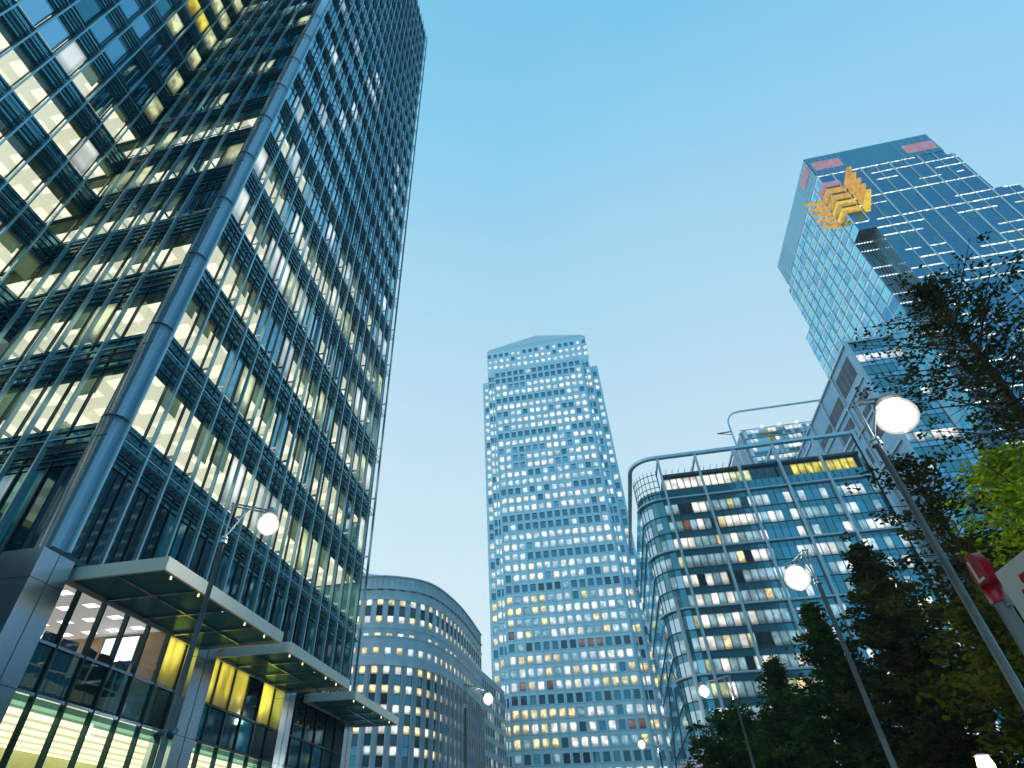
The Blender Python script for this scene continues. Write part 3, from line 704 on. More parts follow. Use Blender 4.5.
# ------------------------------------------------------------------ mid block with white framed side
def framed_block():
    r = random.Random(31)
    t = thing('office_building', 'narrow blue glass block with white framed side wall behind the largest lamp', 'office building', 74.3, 135)
    X0, X1, Y0, Y1, TOP = 68.9, 79.7, 111.5, 175, 98.7
    q = MB(); q.box(X0+.05, X1, Y0+.1, Y1, G, TOP-.1); q.build('wall', pbr('pale_blue_panels', (.28, .50, .68), .35, .3, .08, .25), t)
    wins = []; F_ = plane((0, Y0, 0), (1, 0, 0), (0, -1, 0)); us = [X0+.5+(X1-X0-1)*i/6 for i in range(7)]
    z = TOP-.4; k = 0; lines = []
    while z > 20:
        z0 = z-2.6; zs = z-3.9
        typ = 'c' if k == 1 else 'w' if k == 7 else 't'
        for i in range(6):
            m = {'c': pick(r, [(L_cool, 4), (L_white, 2)]), 'w': pick(r, [(L_white, 3), (L_dim, 1)]), 't': pick(r, [(g_teal, 6), (L_cool, .8 if k > 3 else .1), (g_sky, 3)])}[typ]
            panes(wins, F_, us[i:i+2], [z0, z], lambda a, c: m, 0, .03)
            panes(wins, F_, us[i:i+2], [zs, z0], lambda a, c: g_sky, 0, .03)
        lines += [z0, zs]; z = zs; k += 1
    emit(t, wins)
    q = MB()
    for z in lines: q.box(X0+.5, X1-.5, Y0-.08, Y0+.02, z-.06, z+.06)
    for u in us: q.box(u-.04, u+.04, Y0-.07, Y0+.02, 20, TOP-.4)
    q.build('mullion', dark_al, t)
    q = MB(); q.box(X0-.35, X0+.45, Y0-.3, Y0+.05, G, TOP+.3); q.box(X1-.45, X1+.35, Y0-.3, Y0+.05, G, TOP+.3); q.box(X0+.45, X1-.45, Y0-.3, Y0+.05, TOP-.35, TOP+.3); q.build('front_frame', white_al, t)
    q = MB()
    for y in (124, 134, 144.5, 155, 165): q.box(X0-.35, X0+.02, y-.2, y+.2, G, TOP+.29)
    for z in (TOP-.1, 88.1, 80.6, 70, 59): q.box(X0-.30, X0+.01, Y0+.06, Y1, z-.22, z+.22)
    q.build('side_frame', white_al, t)
    for y0, y1, z0, z1 in ((113.6, 123, 90.4, 96.2), (124.4, 133.6, 89.6, 93), (134.6, 144, 89.8, 92), (114, 119, 84.5, 86.4), (115.5, 121, 81.6, 83.2), (125, 133, 83.5, 86.2), (126, 133, 81.4, 82.6), (113, 121, 75, 78), (125, 132, 73, 77)):
        q = MB(); q.box(X0-.02, X0+.04, y0, y1, z0, z1); o = q.build('side_window', pbr('dark_louvre_panel%d' % y0, (.05, .055, .075), .3, .3), t)
        q = MB()
        for k in range(1, 4): y = y0+(y1-y0)*k/4; q.box(X0-.06, X0-.021, y-.03, y+.03, z0, z1)
        q.build('window_bar', alu, o)
framed_block()

# ------------------------------------------------------------------ big right hand tower
def sign_tower():
    r = random.Random(41)
    t = thing('office_tower', 'tall blue glass tower with blank top band and golden reflections modelled at its corner, upper right', 'skyscraper', 120, 150)
    X0, Y0, TOP, BAND = 98.0, 123.0, 199.3, 187.6
    FL = 4.15
    q = MB()
    q.box(X0+.06, 137.4, Y0+.06, 169.9, BAND-6, TOP); q.box(X0+.06, 139.5, Y0+.06, 172, 160, 185.1)
    q.box(X0+.06, 146, Y0+.06, 178, 158, 162.5); q.box(X0+5.1, 160, Y0+.07, 178, G, 158); q.box(X0+.06, X0+5.1, Y0+5.1, 178, G, 158.0)
    q.build('core', pbr('tower_core', (.10, .24, .31), .4), t)
    F_ = plane((0, Y0, 0), (1, 0, 0), (0, -1, 0)); S_ = plane((X0, 0, 0), (0, 1, 0), (-1, 0, 0))
    F2 = plane((0, Y0+5, 0), (1, 0, 0), (0, -1, 0)); S2 = plane((X0+5, 0, 0), (0, 1, 0), (-1, 0, 0))
    wins = []; strips = []
    nf = int((BAND-30)/FL)
    litrow = {1, 2, 4, 7, 8, 10, 13, 14, 16, 19, 20, 22, 24, 25, 27, 28, 30, 31, 33}
    def strip_mats(n, p, dens):
        on = r.random() < dens; o = []
        for i in range(n):
            if r.random() < .3: on = r.random() < dens
            o.append(L_strip if on else None)
        return o
    for k in range(nf):
        z1 = BAND-FL*k; z0 = z1-FL
        xr = 137.4 if z1 > 186 else 139.5 if z1 > 163 else 146 if z1 > 158.2 else 160
        xl = X0 if z1 > 158.2 else X0+5
        n = int(round((xr-xl)/2.2)); us = [xl+(xr-xl)*i/n for i in range(n+1)]
        ms = strip_mats(n, 0, .85 if k in litrow else .35)
        base = g_bank
        for i in range(n):
            panes(wins, F_, us[i:i+2], [z0, z1-(1.0 if ms[i] else .03)], lambda a, c: g_bank if r.random() < .85 else g_teal, 0, .02)
            if ms[i]: panes(strips, F_, us[i:i+2], [z1-.95, z1-.12], lambda a, c: ms[i], .01, .0)
        yl = Y0 if z1 > 158.2 else Y0+5; yr = 169.9 if z1 > 186 else 172 if z1 > 163 else 178
        n = int(round((yr-yl)/2.2)); us = [yl+(yr-yl)*i/n for i in range(n+1)]
        ms = strip_mats(n, 0, .6)
        for i in range(n):
            panes(wins, S_, us[i:i+2], [z0, z1-(1.3 if ms[i] else .03)], lambda a, c: g_teal if r.random() < .6 else g_bank, 0, .02)
            if ms[i]: panes(strips, S_, us[i:i+2], [z1-1.25, z1-.12], lambda a, c: pick(r, [(L_cool, 3), (L_strip, 1)]), .01, .0)
        if z1 <= 158.2:                                          # stepped re-entrant corner
            for i in range(3):
                panes(wins, F2, [X0+5*i/3, X0+5*(i+1)/3], [z0, z1-.9], lambda a, c: g_bank if i < 1 else pick(r, [(g_teal, 2), (g_dark, 2)]), 0, .02)
                if k % 3 != 1: panes(strips, F2, [X0+5*i/3, X0+5*(i+1)/3], [z1-.85, z1-.12], lambda a, c: L_strip, .0, .0)
                panes(wins, S2, [Y0+5*i/3, Y0+5*(i+1)/3], [z0, z1-.9], lambda a, c: g_dark, 0, .02)
                panes(strips, S2, [Y0+5*i/3, Y0+5*(i+1)/3], [z1-.85, z1-.12], lambda a, c: L_green if r.random() < .5 else L_strip, .0, .0)
    emit(t, wins); emit(t, strips, 'lit_ceiling_strip')
    fx = MB()
    for i in range(7): fx.box(X0+5*i/6-.07, X0+5*i/6+.07, Y0+4.8, Y0+4.98, 30, 158); fx.box(X0+4.8, X0+4.98, Y0+5*i/6-.07, Y0+5*i/6+.07, 30, 158) if i < 6 else None
    for k in range(8, nf): z = BAND-FL*k; fx.box(X0, X0+4.8, Y0+4.86, Y0+4.97, z-.1, z+.1)
    fx.build('recess_mullion', pbr('recess_mullion_paint', (.20, .34, .44), .35, .3), t)
    # mullions
    fx = MB(); x = X0+4.45*0
    i = 0; x = X0
    while x < 158:
        w = .42 if i % 2 == 1 else .16
        zt = BAND if x < 137.6 else 185.1 if x < 139.6 else 162.5 if x < 146 else 158
        if x > X0+.1 or True: fx.box(x-w/2, x+w/2, Y0-.28, Y0-.03, 30 if x > X0+5 else 158, zt)
        x += 4.5; i += 1
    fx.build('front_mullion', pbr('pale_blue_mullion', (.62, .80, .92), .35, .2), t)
    fx = MB(); y = Y0; i = 0
    while y < 178.1:
        w = .42 if i % 2 == 1 else .18
        zt = BAND if y < 170 else 185 if y < 172.2 else 162.5
        fx.box(X0-.28, X0-.03, y-w/2, y+w/2, 30 if y > Y0+5 else 158, zt); y += 4.6; i += 1
    for k in range(1, nf):
        z = BAND-FL*k; yr = 169.9 if z > 186 else 172 if z > 163 else 178
        fx.box(X0-.12, X0-.02, Y0 if z > 158 else Y0+5, yr, z-.08, z+.08)
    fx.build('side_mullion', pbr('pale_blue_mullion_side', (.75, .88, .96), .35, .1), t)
    # blank top band
    q = MB(); q.box(X0-.1, 137.6, Y0-.15, Y0+.05, BAND, TOP+.2); q.build('sign_band', sign_teal, t)
    q = MB(); q.box(X0-.1, X0+.05, Y0-.15, 170, BAND-.01, TOP+.21); q.build('sign_band', coated('side_band', (.20, .38, .48), (.5, .85, .95), .25, .2), t)
    for x0, x1 in ((98.3, 108.5), (126, 137.3)):
        q = MB()
        for j in range(1, 4): z = BAND+2.9*j; q.box(x0, x1, Y0-.20, Y0-.16, z-.05, z+.05)
        for j in range(6): x = x0+(x1-x0)*j/5; q.box(x-.05, x+.05, Y0-.20, Y0-.16, BAND, TOP)
        q.build('panel_joint', alu, t)
    for y0, y1 in ((123.4, 134), (158, 169.5)):
        q = MB()
        for j in range(1, 5): z = BAND+2.4*j; q.box(X0-.16, X0-.11, y0, y1, z-.06, z+.06)
        for j in range(6): y = y0+(y1-y0)*j/5; q.box(X0-.16, X0-.11, y-.05, y+.05, BAND, TOP)
        q.build('panel_joint', alu, t)
    # hexagon logo: white oblong with red triangles
    def logo(mpf, u0, u1, z0, z1, d):
        o = MB(); um, zm = (u0+u1)/2, (z0+z1)/2
        o.face([mpf(u0, z0, d), mpf(u1, z0, d), mpf(u1, z1, d), mpf(u0, z1, d)]); lg = o.build('logo', pink, t)
        o = MB(); e = (u1-u0)*.28; w = (u1-u0)
        for tri in (((u0+w*.25, z1), (u1-w*.25, z1), (um, zm)), ((u0+w*.25, z0), (u1-w*.25, z0), (um, zm)), ((u0+w*.25, z0), (u0+w*.25, z1), (u0, zm)), ((u1-w*.25, z0), (u1-w*.25, z1), (u1, zm))):
            o.face([mpf(*p, d+.03) for p in tri])
        o.build('logo_triangle', redl, lg)
    logo(F_, 98.8, 108, BAND+3.2, BAND+8.4, .24); logo(F_, 127.6, 137.0, BAND+2.2, BAND+7.4, .24)
    logo(S_, 124.2, 131.5, BAND+5.5, BAND+9.6, .24)
    # golden reflections at the corner, built as glowing bands and projecting blades
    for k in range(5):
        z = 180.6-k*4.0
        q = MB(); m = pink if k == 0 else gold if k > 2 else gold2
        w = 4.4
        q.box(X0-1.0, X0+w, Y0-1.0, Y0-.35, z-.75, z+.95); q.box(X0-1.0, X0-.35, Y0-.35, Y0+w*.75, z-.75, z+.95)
        o = q.build('corner_reflection_band', m, t)
        q = MB(); q.box(X0-1.05, X0+w+.1, Y0-1.06, Y0-.3, z-1.0, z-.76); q.box(X0-1.06, X0-.3, Y0-.3, Y0+w*.75, z-1.0, z-.76); q.build('reflection_shelf', gold2 if k else redl, o)
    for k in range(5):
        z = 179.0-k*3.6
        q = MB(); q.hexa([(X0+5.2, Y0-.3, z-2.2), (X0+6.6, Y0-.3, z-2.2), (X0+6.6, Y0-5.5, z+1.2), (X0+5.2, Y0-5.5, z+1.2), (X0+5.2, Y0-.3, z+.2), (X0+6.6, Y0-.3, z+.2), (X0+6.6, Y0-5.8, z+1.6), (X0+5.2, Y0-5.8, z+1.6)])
        q.build('reflection_blade', gold if k > 3 else gold2, t)
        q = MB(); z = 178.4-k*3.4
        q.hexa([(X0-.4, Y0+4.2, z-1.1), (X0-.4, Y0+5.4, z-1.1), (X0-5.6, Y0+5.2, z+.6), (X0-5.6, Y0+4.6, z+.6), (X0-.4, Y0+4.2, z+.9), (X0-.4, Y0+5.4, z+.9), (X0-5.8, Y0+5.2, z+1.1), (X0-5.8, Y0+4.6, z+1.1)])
        q.build('reflection_blade', gold2, t)
sign_tower()

# ------------------------------------------------------------------ far tower with roof frame
def far_tower():
    r = random.Random(51)
    t = thing('office_tower', 'distant pale glass tower with curved white roof frame peeping over the rounded block', 'skyscraper', 80, 205)
    q = MB(); q.box(64.0, 104, 186, 224, G, 127.9); q.build('core', pbr('pale_core', (.3, .4, .45), .5), t)
    wins = []; mp = plane((0, 185.5, 0), (1, 0, 0), (0, -1, 0)); us = [66+1.5*i for i in range(26)]
    for k in range(8):
        z1 = 128.3-4*k
        for i in range(25):
            m = pick(r, [(L_cool, 3), (L_white, 1.5), (g_side, 2)]); m2 = pick(r, [(g_teal, 3), (g_side, 1)])
            panes(wins, mp, us[i:i+2], [z1-2.2, z1-.3], lambda a, c: m, 0, .02); panes(wins, mp, us[i:i+2], [z1-4, z1-2.2], lambda a, c: m2, 0, .02)
    for k in range(16):
        z1 = 128.3-2*k
        panes(wins, lambda a, z, d=0: Vector((66-2.2*math.sin(a), 185.5+2.2-2.2*math.cos(a), z)), [0, .5, 1.0, 1.57], [z1-2, z1], lambda a, c: g_side, 0, .0)
    emit(t, wins)
    q = MB()
    for k in range(9): q.box(64, 104, 185.3, 185.48, 128.2-4*k, 128.5-4*k)
    q.build('floor_band', white_al, t)
    q = MB(); pts = [(60.6, 184, 60), (60.6, 184, 131)]+[(60.6+5*(1-math.cos(a)), 184, 131+5.4*math.sin(a)) for a in (.3, .6, .9, 1.2, 1.57)]+[(99, 184, 136.4)]
    for i in range(len(pts)-1): q.bar(pts[i], pts[i+1], .55, .55, up=(0, 1, 0))
    q.build('roof_frame', alu, t)
    q = MB(); q.bar((55.5, 184, 127.4), (60.4, 184, 127.6), .35); q.bar((55.5, 184, 127.4), (60.4, 184, 126.3), .2); q.build('roof_bracket', dark_al, t)
    for x in (72, 78, 84, 90): 
        q = MB(); q.tube([(x, 184.9, 128.6), (x, 184.9, 129.0)], .4, 10); q.build('roof_lamp', glow('roof_lamp_glow%d' % x, (1, 1, .95), 3), t)
far_tower()

# ------------------------------------------------------------------ curved stone office building
def curved_building():
    r = random.Random(61)
    t = thing('curved_office_building', 'curved grey office building with paired lit windows and stone piers, left of the pyramid tower', 'office building', -50, 150)
    ctl = [(-84, 134), (-72, 128.5), (-61, 125.9), (-53.3, 125.9), (-47.6, 127.6), (-42.0, 131.6), (-38.9, 137.8), (-36.9, 149.5), (-36.2, 161), (-36.0, 177.5)]
    pts = []
    for i in range(len(ctl)-1):
        p0 = Vector(ctl[max(i-1, 0)]); p1 = Vector(ctl[i]); p2 = Vector(ctl[i+1]); p3 = Vector(ctl[min(i+2, len(ctl)-1)])
        for k in range(16):
            s = k/16; pts.append(.5*((2*p1)+(p2-p0)*s+(2*p0-5*p1+4*p2-p3)*s*s+(3*p1-p0-3*p2+p3)*s**3))
    pts.append(Vector(ctl[-1])); cum = [0]
    for i in range(1, len(pts)): cum.append(cum[-1]+(pts[i]-pts[i-1]).length)
    import bisect
    def at(s):
        s = max(0, min(cum[-1]-1e-4, s)); i = bisect.bisect_right(cum, s)-1; f = (s-cum[i])/(cum[i+1]-cum[i]); return pts[i].lerp(pts[i+1], f)
    def mp(s, z, d=0):
        p = at(s); tg = (at(s+.5)-at(s-.5)).normalized(); n = Vector((tg.y, -tg.x)); return Vector((p.x+n.x*d, p.y+n.y*d, z))
    L = cum[-1]; P = 2.78; n = int(L/P); P = L/n
    us = [0]
    for i in range(n): us += [i*P+.65, i*P+P-.65]
    us += [L]
    b = MB(); wins = []
    warm = [r.random() for _ in range(n)]
    def lit(i): return pick(r, [(L_warm, 4.5), (L_white, 3), (L_cool, .8)])
    # upper wall
    zs = [36.7, 38.8, 40.5, 42.9, 43.8, 46.1, 47.9, 50.3, 52.0, 58.0]
    def up(i, j):
        if i % 2 == 0: return None
        if j == 1: return lit(i)
        if j == 3: return lit(i) if r.random() < .55 else None
        if j == 5: return lit(i)
        if j == 6: return g_teal if r.random() < .25 else g_dark
        if j == 7: return lit(i)
        return None
    holes(b, wins, mp, us, zs, up, .3, None)
    # lower wall: tall piers between continuous window strips, pale lit band at each floor head
    zl = [G, 6.5]
    z = 6.5; kinds = [None, None]
    zl = [G, 4.1]
    z = 4.1
    while z < 36:
        zl += [z+2.2, z+4.03] if z+4.03 < 36.5 else [z+2.2]; z += 4.03
    zl = [v for v in zl if v < 35.9]+[36.3, 36.7]
    def low(i, j):
        if i % 2 == 0 or j == 0 or j >= len(zl)-2: return None
        if j % 2 == 0: return lit(i) if r.random() < .93 else g_teal
        return pick(r, [(g_dark, 2), (g_ocs, 3), (g_teal, 1.0), (L_dim, .6)])
    holes(b, wins, mp, us, zl, low, .35, None)
    b.build('wall', concrete, t)
    emit(t, wins)
    q = MB()
    for i in range(n+1):
        s = min(max(i*P, .05), L-.05); w = .32
        q.hexa([mp(s-w, G, 0.01), mp(s+w, G, 0.01), mp(s+w, G, .45), mp(s-w, G, .45), mp(s-w, 36.4, .01), mp(s+w, 36.4, .01), mp(s+w, 36.4, .45), mp(s-w, 36.4, .45)])
    q.build('pier', pbr('pale_stone_pier', (.36, .40, .44), .55, 0, .1, .5), t)
    def ring(z0, z1, d0, d1, name, m, step=1.4):
        q = MB(); k = int(L/step)
        for i in range(k):
            a, c = L*i/k, L*(i+1)/k
            q.hexa([mp(a, z0, d0), mp(c, z0, d0), mp(c, z0, d1), mp(a, z0, d1), mp(a, z1, d0), mp(c, z1, d0), mp(c, z1, d1), mp(a, z1, d1)])
        return q.build(name, m, t)
    for z, w in ((36.5, .5), (51.9, .25), (42.9, .12), (54.6, .35), (57.8, .3), (45.0, .10)): ring(z-.15, z+.15, .0, w, 'cornice', concrete)
    q = MB()
    for i in range(n*1):
        s = i*P+P/2; q.hexa([mp(s-.9, 54.15, .005), mp(s+.5, 54.15, .005), mp(s+.5, 54.15, .03), mp(s-.9, 54.15, .03), mp(s-.9, 54.40, .005), mp(s+.5, 54.40, .005), mp(s+.5, 54.4, .03), mp(s-.9, 54.4, .03)])
    q.build('vent_slot', dark_al, t)
    q = MB()
    for i in range(n*2): s = i*P/2+.2; q.hexa([mp(s-.04, 54.8, .01), mp(s+.04, 54.8, .01), mp(s+.04, 54.8, .12), mp(s-.04, 54.8, .12), mp(s-.04, 57.6, .01), mp(s+.04, 57.6, .01), mp(s+.04, 57.6, .12), mp(s-.04, 57.6, .12)])
    q.build('parapet_rib', concrete, t)
    q = MB(); rp = [mp(L*i/60, 57.9, -.05) for i in range(61)]; q.face(rp+[Vector((-84, 177, 57.9))]); q.face([Vector((-84, 177, z)) if 0 else v for v, z in ()] or [(-84, 177.5, G), (-36, 177.5, G), (-36, 177.5, 57.9), (-84, 177.5, 57.9)]); q.build('roof', concrete, t)
    q = MB(); q.hexa([(-58, 131, 57.9), (-44, 137, 57.9), (-46, 160, 57.9), (-66, 158, 57.9), (-57.5, 132, 61.6), (-45, 138, 61.0), (-47, 158, 61), (-65, 157, 61.5)]); q.build('plant_room', steel, t)
    return t
curved_building()
def low_wing():
    r = random.Random(66)
    t = thing('office_building', 'lower grey wing between the curved building and the foot of the pyramid tower', 'office building', -40, 195)
    b = MB(); wins = []
    def mp(s, z, d=0):
        a = s/40; return Vector((-34.6-.5*math.cos(a)*6+2.6*math.sin(a)+d, 178.5+s, z))
    zs = [G]
    z = 2
    while z < 46: zs += [z, z+2.6]; z += 4.2
    zs += [48.6]
    us = [0]
    for i in range(12): us += [i*2.7+.5, i*2.7+2.2]
    us += [32.6]
    holes(b, wins, mp, us, zs, lambda i, j: None if i % 2 == 0 or j % 2 == 0 else pick(r, [(g_ocs, 3), (L_warm, 1), (L_cool, 2)]), .3)
    b.face([mp(0, G), (-70, 178.6, G), (-70, 178.6, 48.6), mp(0, 48.6)]); b.face([mp(0, 48.6), mp(32.6, 48.6), (-70, 212, 48.6), (-70, 178.6, 48.6)])
    b.build('wall', concrete, t); emit(t, wins)
    q = MB(); q.hexa([(-48, 186, 48.6), (-38.5, 186, 48.6), (-38.5, 195, 48.6), (-48, 195, 48.6), (-48, 187, 53.5), (-39.5, 187, 52), (-39.5, 194, 52), (-48, 194, 53.5)]); q.build('plant_room', louvre, t)
low_wing()

# tower behind the camera: outside the frame, seen mirrored in the rounded block
def rear_tower():
    t = thing('office_tower', 'dark office tower seen only mirrored in the rounded glass block', 'skyscraper', 58, -85)
    q = MB(); q.box(33, 84, -112, -60, G, 175); q.build('wall', pbr('dark_stone', (.07, .09, .09), .5), t)
    q = MB()
    for k in range(42): q.box(33.5, 83.5, -59.98, -59.8, 4*k+1, 4*k+2.3)
    q.build('window_band', g_dark, t)
rear_tower()

# ------------------------------------------------------------------ street lamps
def street_lamp(x, y, dx, dy, label, hz=7.1, spots=False, cctv=False, rs=.85):
    t = thing('street_lamp', label, 'street lamp', x, y, 0, 'street lamps along the road')
    q = MB(); q.tube([(x, y, G), (x, y, G+.9), (x, y, G+1.0), (x, y, hz-1.0)], [.10, .10, .075, .055], 14); p = q.build('post', post_mt, t, True)
    q = MB(); q.tube([(x, y, hz-1.05), (x, y, hz-.98)], .10, 14); q.tube([(x, y, hz-.93), (x, y, hz-.89)], .09, 14); q.build('collar', steel_d, t)
    d = Vector((dx, dy, 0)).normalized(); L = math.hypot(dx, dy); s = Vector((-d.y, d.x, 0))*.07
    A0 = Vector((x, y, hz-.9)); T = Vector((x, y, hz))
    q = MB()
    for sg in (-1, 1):
        q.tube([A0+s*sg*.3, T+s*sg], .022, 8); q.tube([T+s*sg-d*.05, T+s*sg+d*(L+.1)], .024, 8); q.tube([A0+s*sg*.3, T+s*sg+d*.38], .015, 6)
    q.bar(T-s, T+s, .03); q.build('bracket_arm', post_mt, t)
    Hc = T+d*L
    q = MB(); q.tube([Hc+Vector((0, 0, .12)), Hc+Vector((0, 0, .06)), Hc+Vector((0, 0, -.05)), Hc+Vector((0, 0, -.08))], [.05, .12*rs, .20*rs, .21*rs], 20); q.build('lamp_hood', post_mt, t, True)
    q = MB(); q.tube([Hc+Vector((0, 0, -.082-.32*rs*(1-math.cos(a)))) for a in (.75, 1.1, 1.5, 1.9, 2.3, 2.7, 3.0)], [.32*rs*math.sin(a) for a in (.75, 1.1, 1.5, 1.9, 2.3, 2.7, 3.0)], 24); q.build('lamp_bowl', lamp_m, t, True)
    pl = bpy.data.lights.new('lamp_bulb', 'POINT'); pl.energy = 110; pl.color = (1, .95, .78); pl.shadow_soft_size = .15
    po = bpy.data.objects.new('lamp_bulb', pl); C.objects.link(po); po.parent = t; po.location = (Hc.x-x, Hc.y-y, Hc.z-.85*rs+E0)
    if spots:
        for sg in (-1, 1):
            q = MB(); c = Vector((x+.16*sg, y-.02*sg, 2.05)); q.tube([c+Vector((0, .05, .05)), c+Vector((0, -.08, -.06))], [.05, .075], 12); o = q.build('spotlight', dark_al, t)
            q = MB(); q.bar((x, y, 2.1), c, .03); q.build('spotlight_bracket', dark_al, o)
    if cctv:
        q = MB(); q.bar((x, y, 1.38), (x+.22, y-.12, 1.38), .05); q.box(x+.12, x+.30, y-.22, y-.10, 1.22, 1.35); q.build('security_camera', whitep, t)
    return t
street_lamp(-8.35, 10.53, .72, .55, 'street lamp on dark post in front of the near tower canopies, with two small spotlights', hz=7.1, spots=True, rs=.85)
street_lamp(5.87, 10.30, .58, -.05, 'largest and nearest lit street lamp, on thick pale post at the right before dark trees', hz=7.4, rs=1.15)
street_lamp(6.46, 17.3, -.15, 1.0, 'second largest lit street lamp on the right, its post rising out of dark trees', hz=7.35, cctv=True, rs=1.15)
street_lamp(5.93, 30.6, -1.1, 1.3, 'small lit street lamp before the rounded glass corner at the left edge of the trees')
street_lamp(-6.75, 29.05, .83, 1.7, 'small lit street lamp in front of the curved grey building')
street_lamp(3.08, 45.7, -1.05, 1.5, 'smallest, farthest lit street lamp, low in front of the pyramid tower')

# ------------------------------------------------------------------ stop sign with white plate
t = thing('bus_stop_sign', 'red oval sign lettered L on grey pole with white plate, right edge of the picture', 'sign', 1.9, 3.1)
q = MB(); q.tube([(1.9, 3.1, G), (1.9, 3.1, .99)], .032, 18); q.build('pole', greyp, t, True)
def disc(x0, x1, yc, zc, ry, rz, n=40):
    q = MB(); f = [(x0, yc+ry*math.cos(2*math.pi*i/n), zc+rz*math.sin(2*math.pi*i/n)) for i in range(n)]
    g = [(x1, a[1], a[2]) for a in f]; q.face(f); q.face(g[::-1])
    for i in range(n): q.face([f[i], f[(i+1) % n], g[(i+1) % n], g[i]])
    return q
o = disc(1.88, 1.92, 3.1, 1.12, .060, .095).build('red_disc', redp, t)
q = MB(); q.tube([(1.9, 3.1, .96), (1.9, 3.1, 1.05)], .04, 18); q.build('disc_collar', redp, t, True)
q = MB(); q.box(1.874, 1.879, 3.116, 3.128, 1.07, 1.18); q.box(1.874, 1.879, 3.072, 3.116, 1.07, 1.084); q.build('letter', whitep, o)
q = MB(); q.box(1.885, 1.915, 2.0, 3.0, .25, 1.07); o = q.build('plate', whitep, t)
q = MB()
for k in range(3): q.box(1.878, 1.884, 2.60, 2.86+.035*k, .965-.055*k, 1.0-.055*k)
q.box(1.878, 1.884, 2.60, 2.64, .66, .855); q.build('red_lettering', redp, o)
q = MB()
for z in (.95, .4): q.box(1.89, 1.91, 3.0, 3.07, z-.02, z+.02)
q.build('bracket', steel_d, t)

# ------------------------------------------------------------------ trees
def tree(x, y, h, rad_, seed, label, mat, z_low=.12, conical=True, leaf=.16, dens=1.0, lean=(0, 0), group=None, cat='tree'):
    r = random.Random(seed); t = thing('tree', label, cat, x, y, 0, group)
    b = MB(); top = Vector((x+lean[0], y+lean[1], G+h)); base = Vector((x, y, G))
    n = 8; axis = [base.lerp(top, i/n)+Vector((r.uniform(-.12, .12), r.uniform(-.12, .12), 0))*(0 if i in (0, n) else 1) for i in range(n+1)]
    b.tube(axis, [max(.02, h*.018*(1-i/n)**.8) for i in range(n+1)], 10)
    lv = MB(); nl = int(h*13*dens)
    def ax(s): i = min(int(s*n), n-1); return axis[i].lerp(axis[i+1], s*n-i)
    for k in range(nl):
        s = z_low+(1-z_low)*((k+r.random())/nl)**.9
        prof = (1-s)**.75*1.05 if conical else math.sin(math.pi*min(1, max(.05, (s-z_low)/(1-z_low)*.85+.15)))**.6
        Ln = rad_*max(.06, prof)*r.uniform(.55, 1.12); a = k*2.399+r.uniform(-.5, .5)
        p0 = ax(s); dr = Vector((math.cos(a), math.sin(a), r.uniform(.0, .35) if conical else r.uniform(.2, .8))).normalized()
        mid = p0+dr*Ln*.55; end = p0+dr*Ln+Vector((0, 0, -Ln*.16 if conical else -.05*Ln))
        b.tube([p0, mid, end], [max(.012, .022*Ln*.5), .01+.004*Ln, .005], 5, None, False)
        nc = max(4, int(Ln*6.5*dens))
        for c in range(nc):
            f = (c+.6)/nc; q0 = (p0.lerp(mid, f/.55) if f < .55 else mid.lerp(end, (f-.55)/.45))
            sp = .10+.30*(1-abs(f-.6))*min(1, Ln/2)
            cen = q0+Vector((r.gauss(0, sp), r.gauss(0, sp), r.gauss(0, sp*.5)-.05))
            for _ in range(r.randint(12, 20)):
                o = cen+Vector((r.gauss(0, .15), r.gauss(0, .15), r.gauss(0, .09)))
                u = Vector((r.uniform(-1, 1), r.uniform(-1, 1), r.uniform(-.6, .3))).normalized()*leaf*1.55*r.uniform(.6, 1.3)
                v = Vector((r.uniform(-1, 1), r.uniform(-1, 1), r.uniform(-1, 1))).normalized().cross(u).normalized()*leaf*.7*r.uniform(.7, 1.3)
                lv.face([o-u*.5, o+v*.6+u*.05, o+u*.5, o-v*.6+u*.05])
    b.build('trunk', bark, t, True); lv.build('crown', mat, t)
    return t
GT = 'dark trees at the lower right'
tree(9.1, 34.5, 10.2, 4.0, 101, 'dark conical tree, leftmost of the trees, beside the small street lamp', leaf_d, .1, group=GT)
tree(10.2, 29.5, 11.3, 4.0, 102, 'dark pointed tree just left of the second street lamp post', leaf_d, .1, group=GT)
tree(12.2, 27.0, 13.0, 4.8, 103, 'broad dark conical tree right behind the second street lamp post', leaf_b, .1, group=GT)
tree(18.5, 27.5, 13.0, 5.4, 104, 'dark rounded tree between the two nearest right hand lamp posts', leaf_d, .1, False, group=GT)
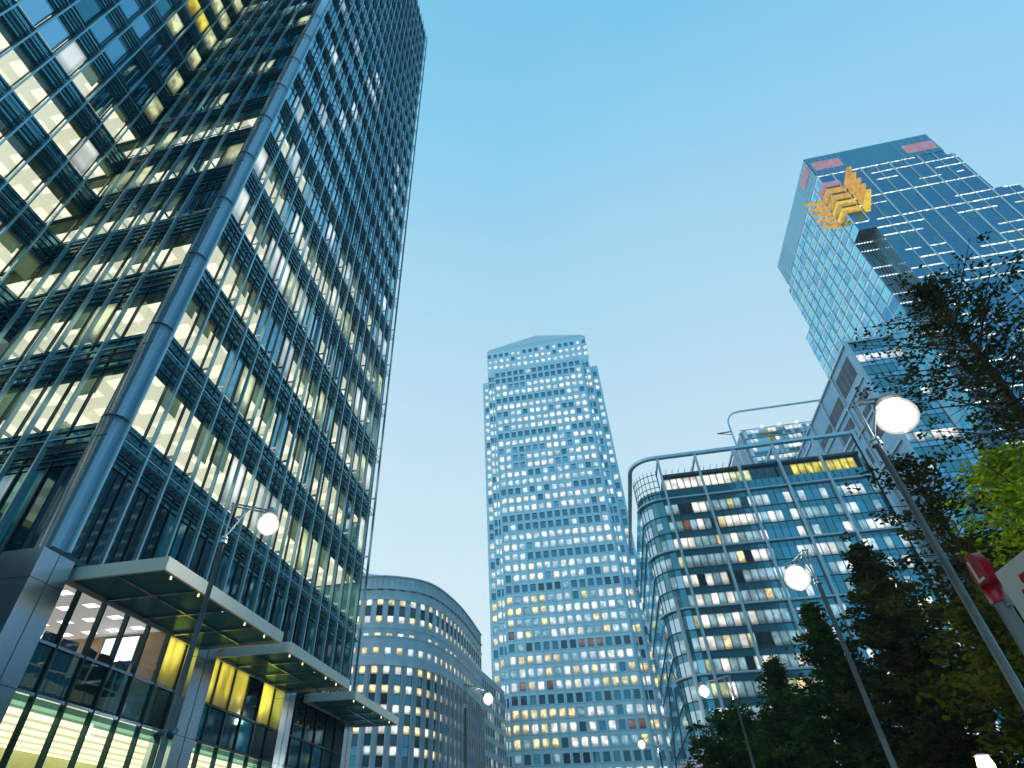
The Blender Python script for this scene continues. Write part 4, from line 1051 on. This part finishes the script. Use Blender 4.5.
tree(12.6, 15.6, 17.3, 3.3, 105, 'tallest dark brownish tree, its loose crown before the big blue tower', leaf_b, .55, False, .11, .36, (.3, -.2), group=GT)
tree(17.5, 18.6, 15.5, 3.4, 106, 'tall dark tree at the right edge of the picture below the big blue tower', leaf_b, .42, False, .12, .42, group=GT)
tree(11.3, 19.0, 12.6, 3.2, 110, 'dark loose tree directly behind the post of the largest lamp', leaf_b, .30, False, .12, .45, group=GT)
tree(8.9, 11.9, 8.3, 1.6, 107, 'lime green lamplit tree at the right edge above the red sign', leaf_l, .60, False, .085, .62, (-.1, .1), group=GT)
tree(9.7, 15.6, 6.9, 2.5, 109, 'olive yellow tree behind the red sign and the thick lamp post', leafmat('olive_leaves', (.035, .05, .006), (.16, .17, .02), 1.1), .25, False, .13, .7, group=GT)
tree(7.0, 38.5, 8.6, 3.6, 111, 'low bushy dark tree at the left foot of the trees, below the small lamp', leaf_d, .05, False, group=GT)
tree(24, 34, 11, 6, 108, 'low dark spreading tree at the bottom right corner', leaf_d, .05, False, group=GT)

# small orange lamp low at the right
t = thing('bollard_light', 'small glowing orange lamp low among the dark trees at the bottom right', 'lamp', 5.3, 10.95)
q = MB(); q.tube([(5.3, 10.95, G), (5.3, 10.95, 1.05)], .04, 10); q.build('post', post_mt, t)
q = MB(); q.tube([(5.3, 10.95, 1.06), (5.3, 10.95, 1.10), (5.3, 10.95, 1.22)], [.10, .11, .08], 14); q.build('lamp_glass', glow('orange_lamp', (1, .62, .42), 6), t)
q = MB(); q.tube([(5.3, 10.95, 1.221), (5.3, 10.95, 1.25)], [.12, .05], 14); q.build('lamp_cap', post_mt, t)

# ------------------------------------------------------------------ evening haze between the near street and the far towers
def haze():
    q = MB(); q.box(-100, 175, -125, 285, G-1, 276)
    m, n, l = newmat('haze_air'); o = n('ShaderNodeOutputMaterial'); v = n('ShaderNodeVolumePrincipled')
    v.inputs['Color'].default_value = (.90, .97, 1, 1); v.inputs['Density'].default_value = HAZE; v.inputs['Anisotropy'].default_value = 0
    l(v.outputs[0], o.inputs['Volume']); tag(q.build('haze', m), kind='stuff')
HAZE = .0005
haze()
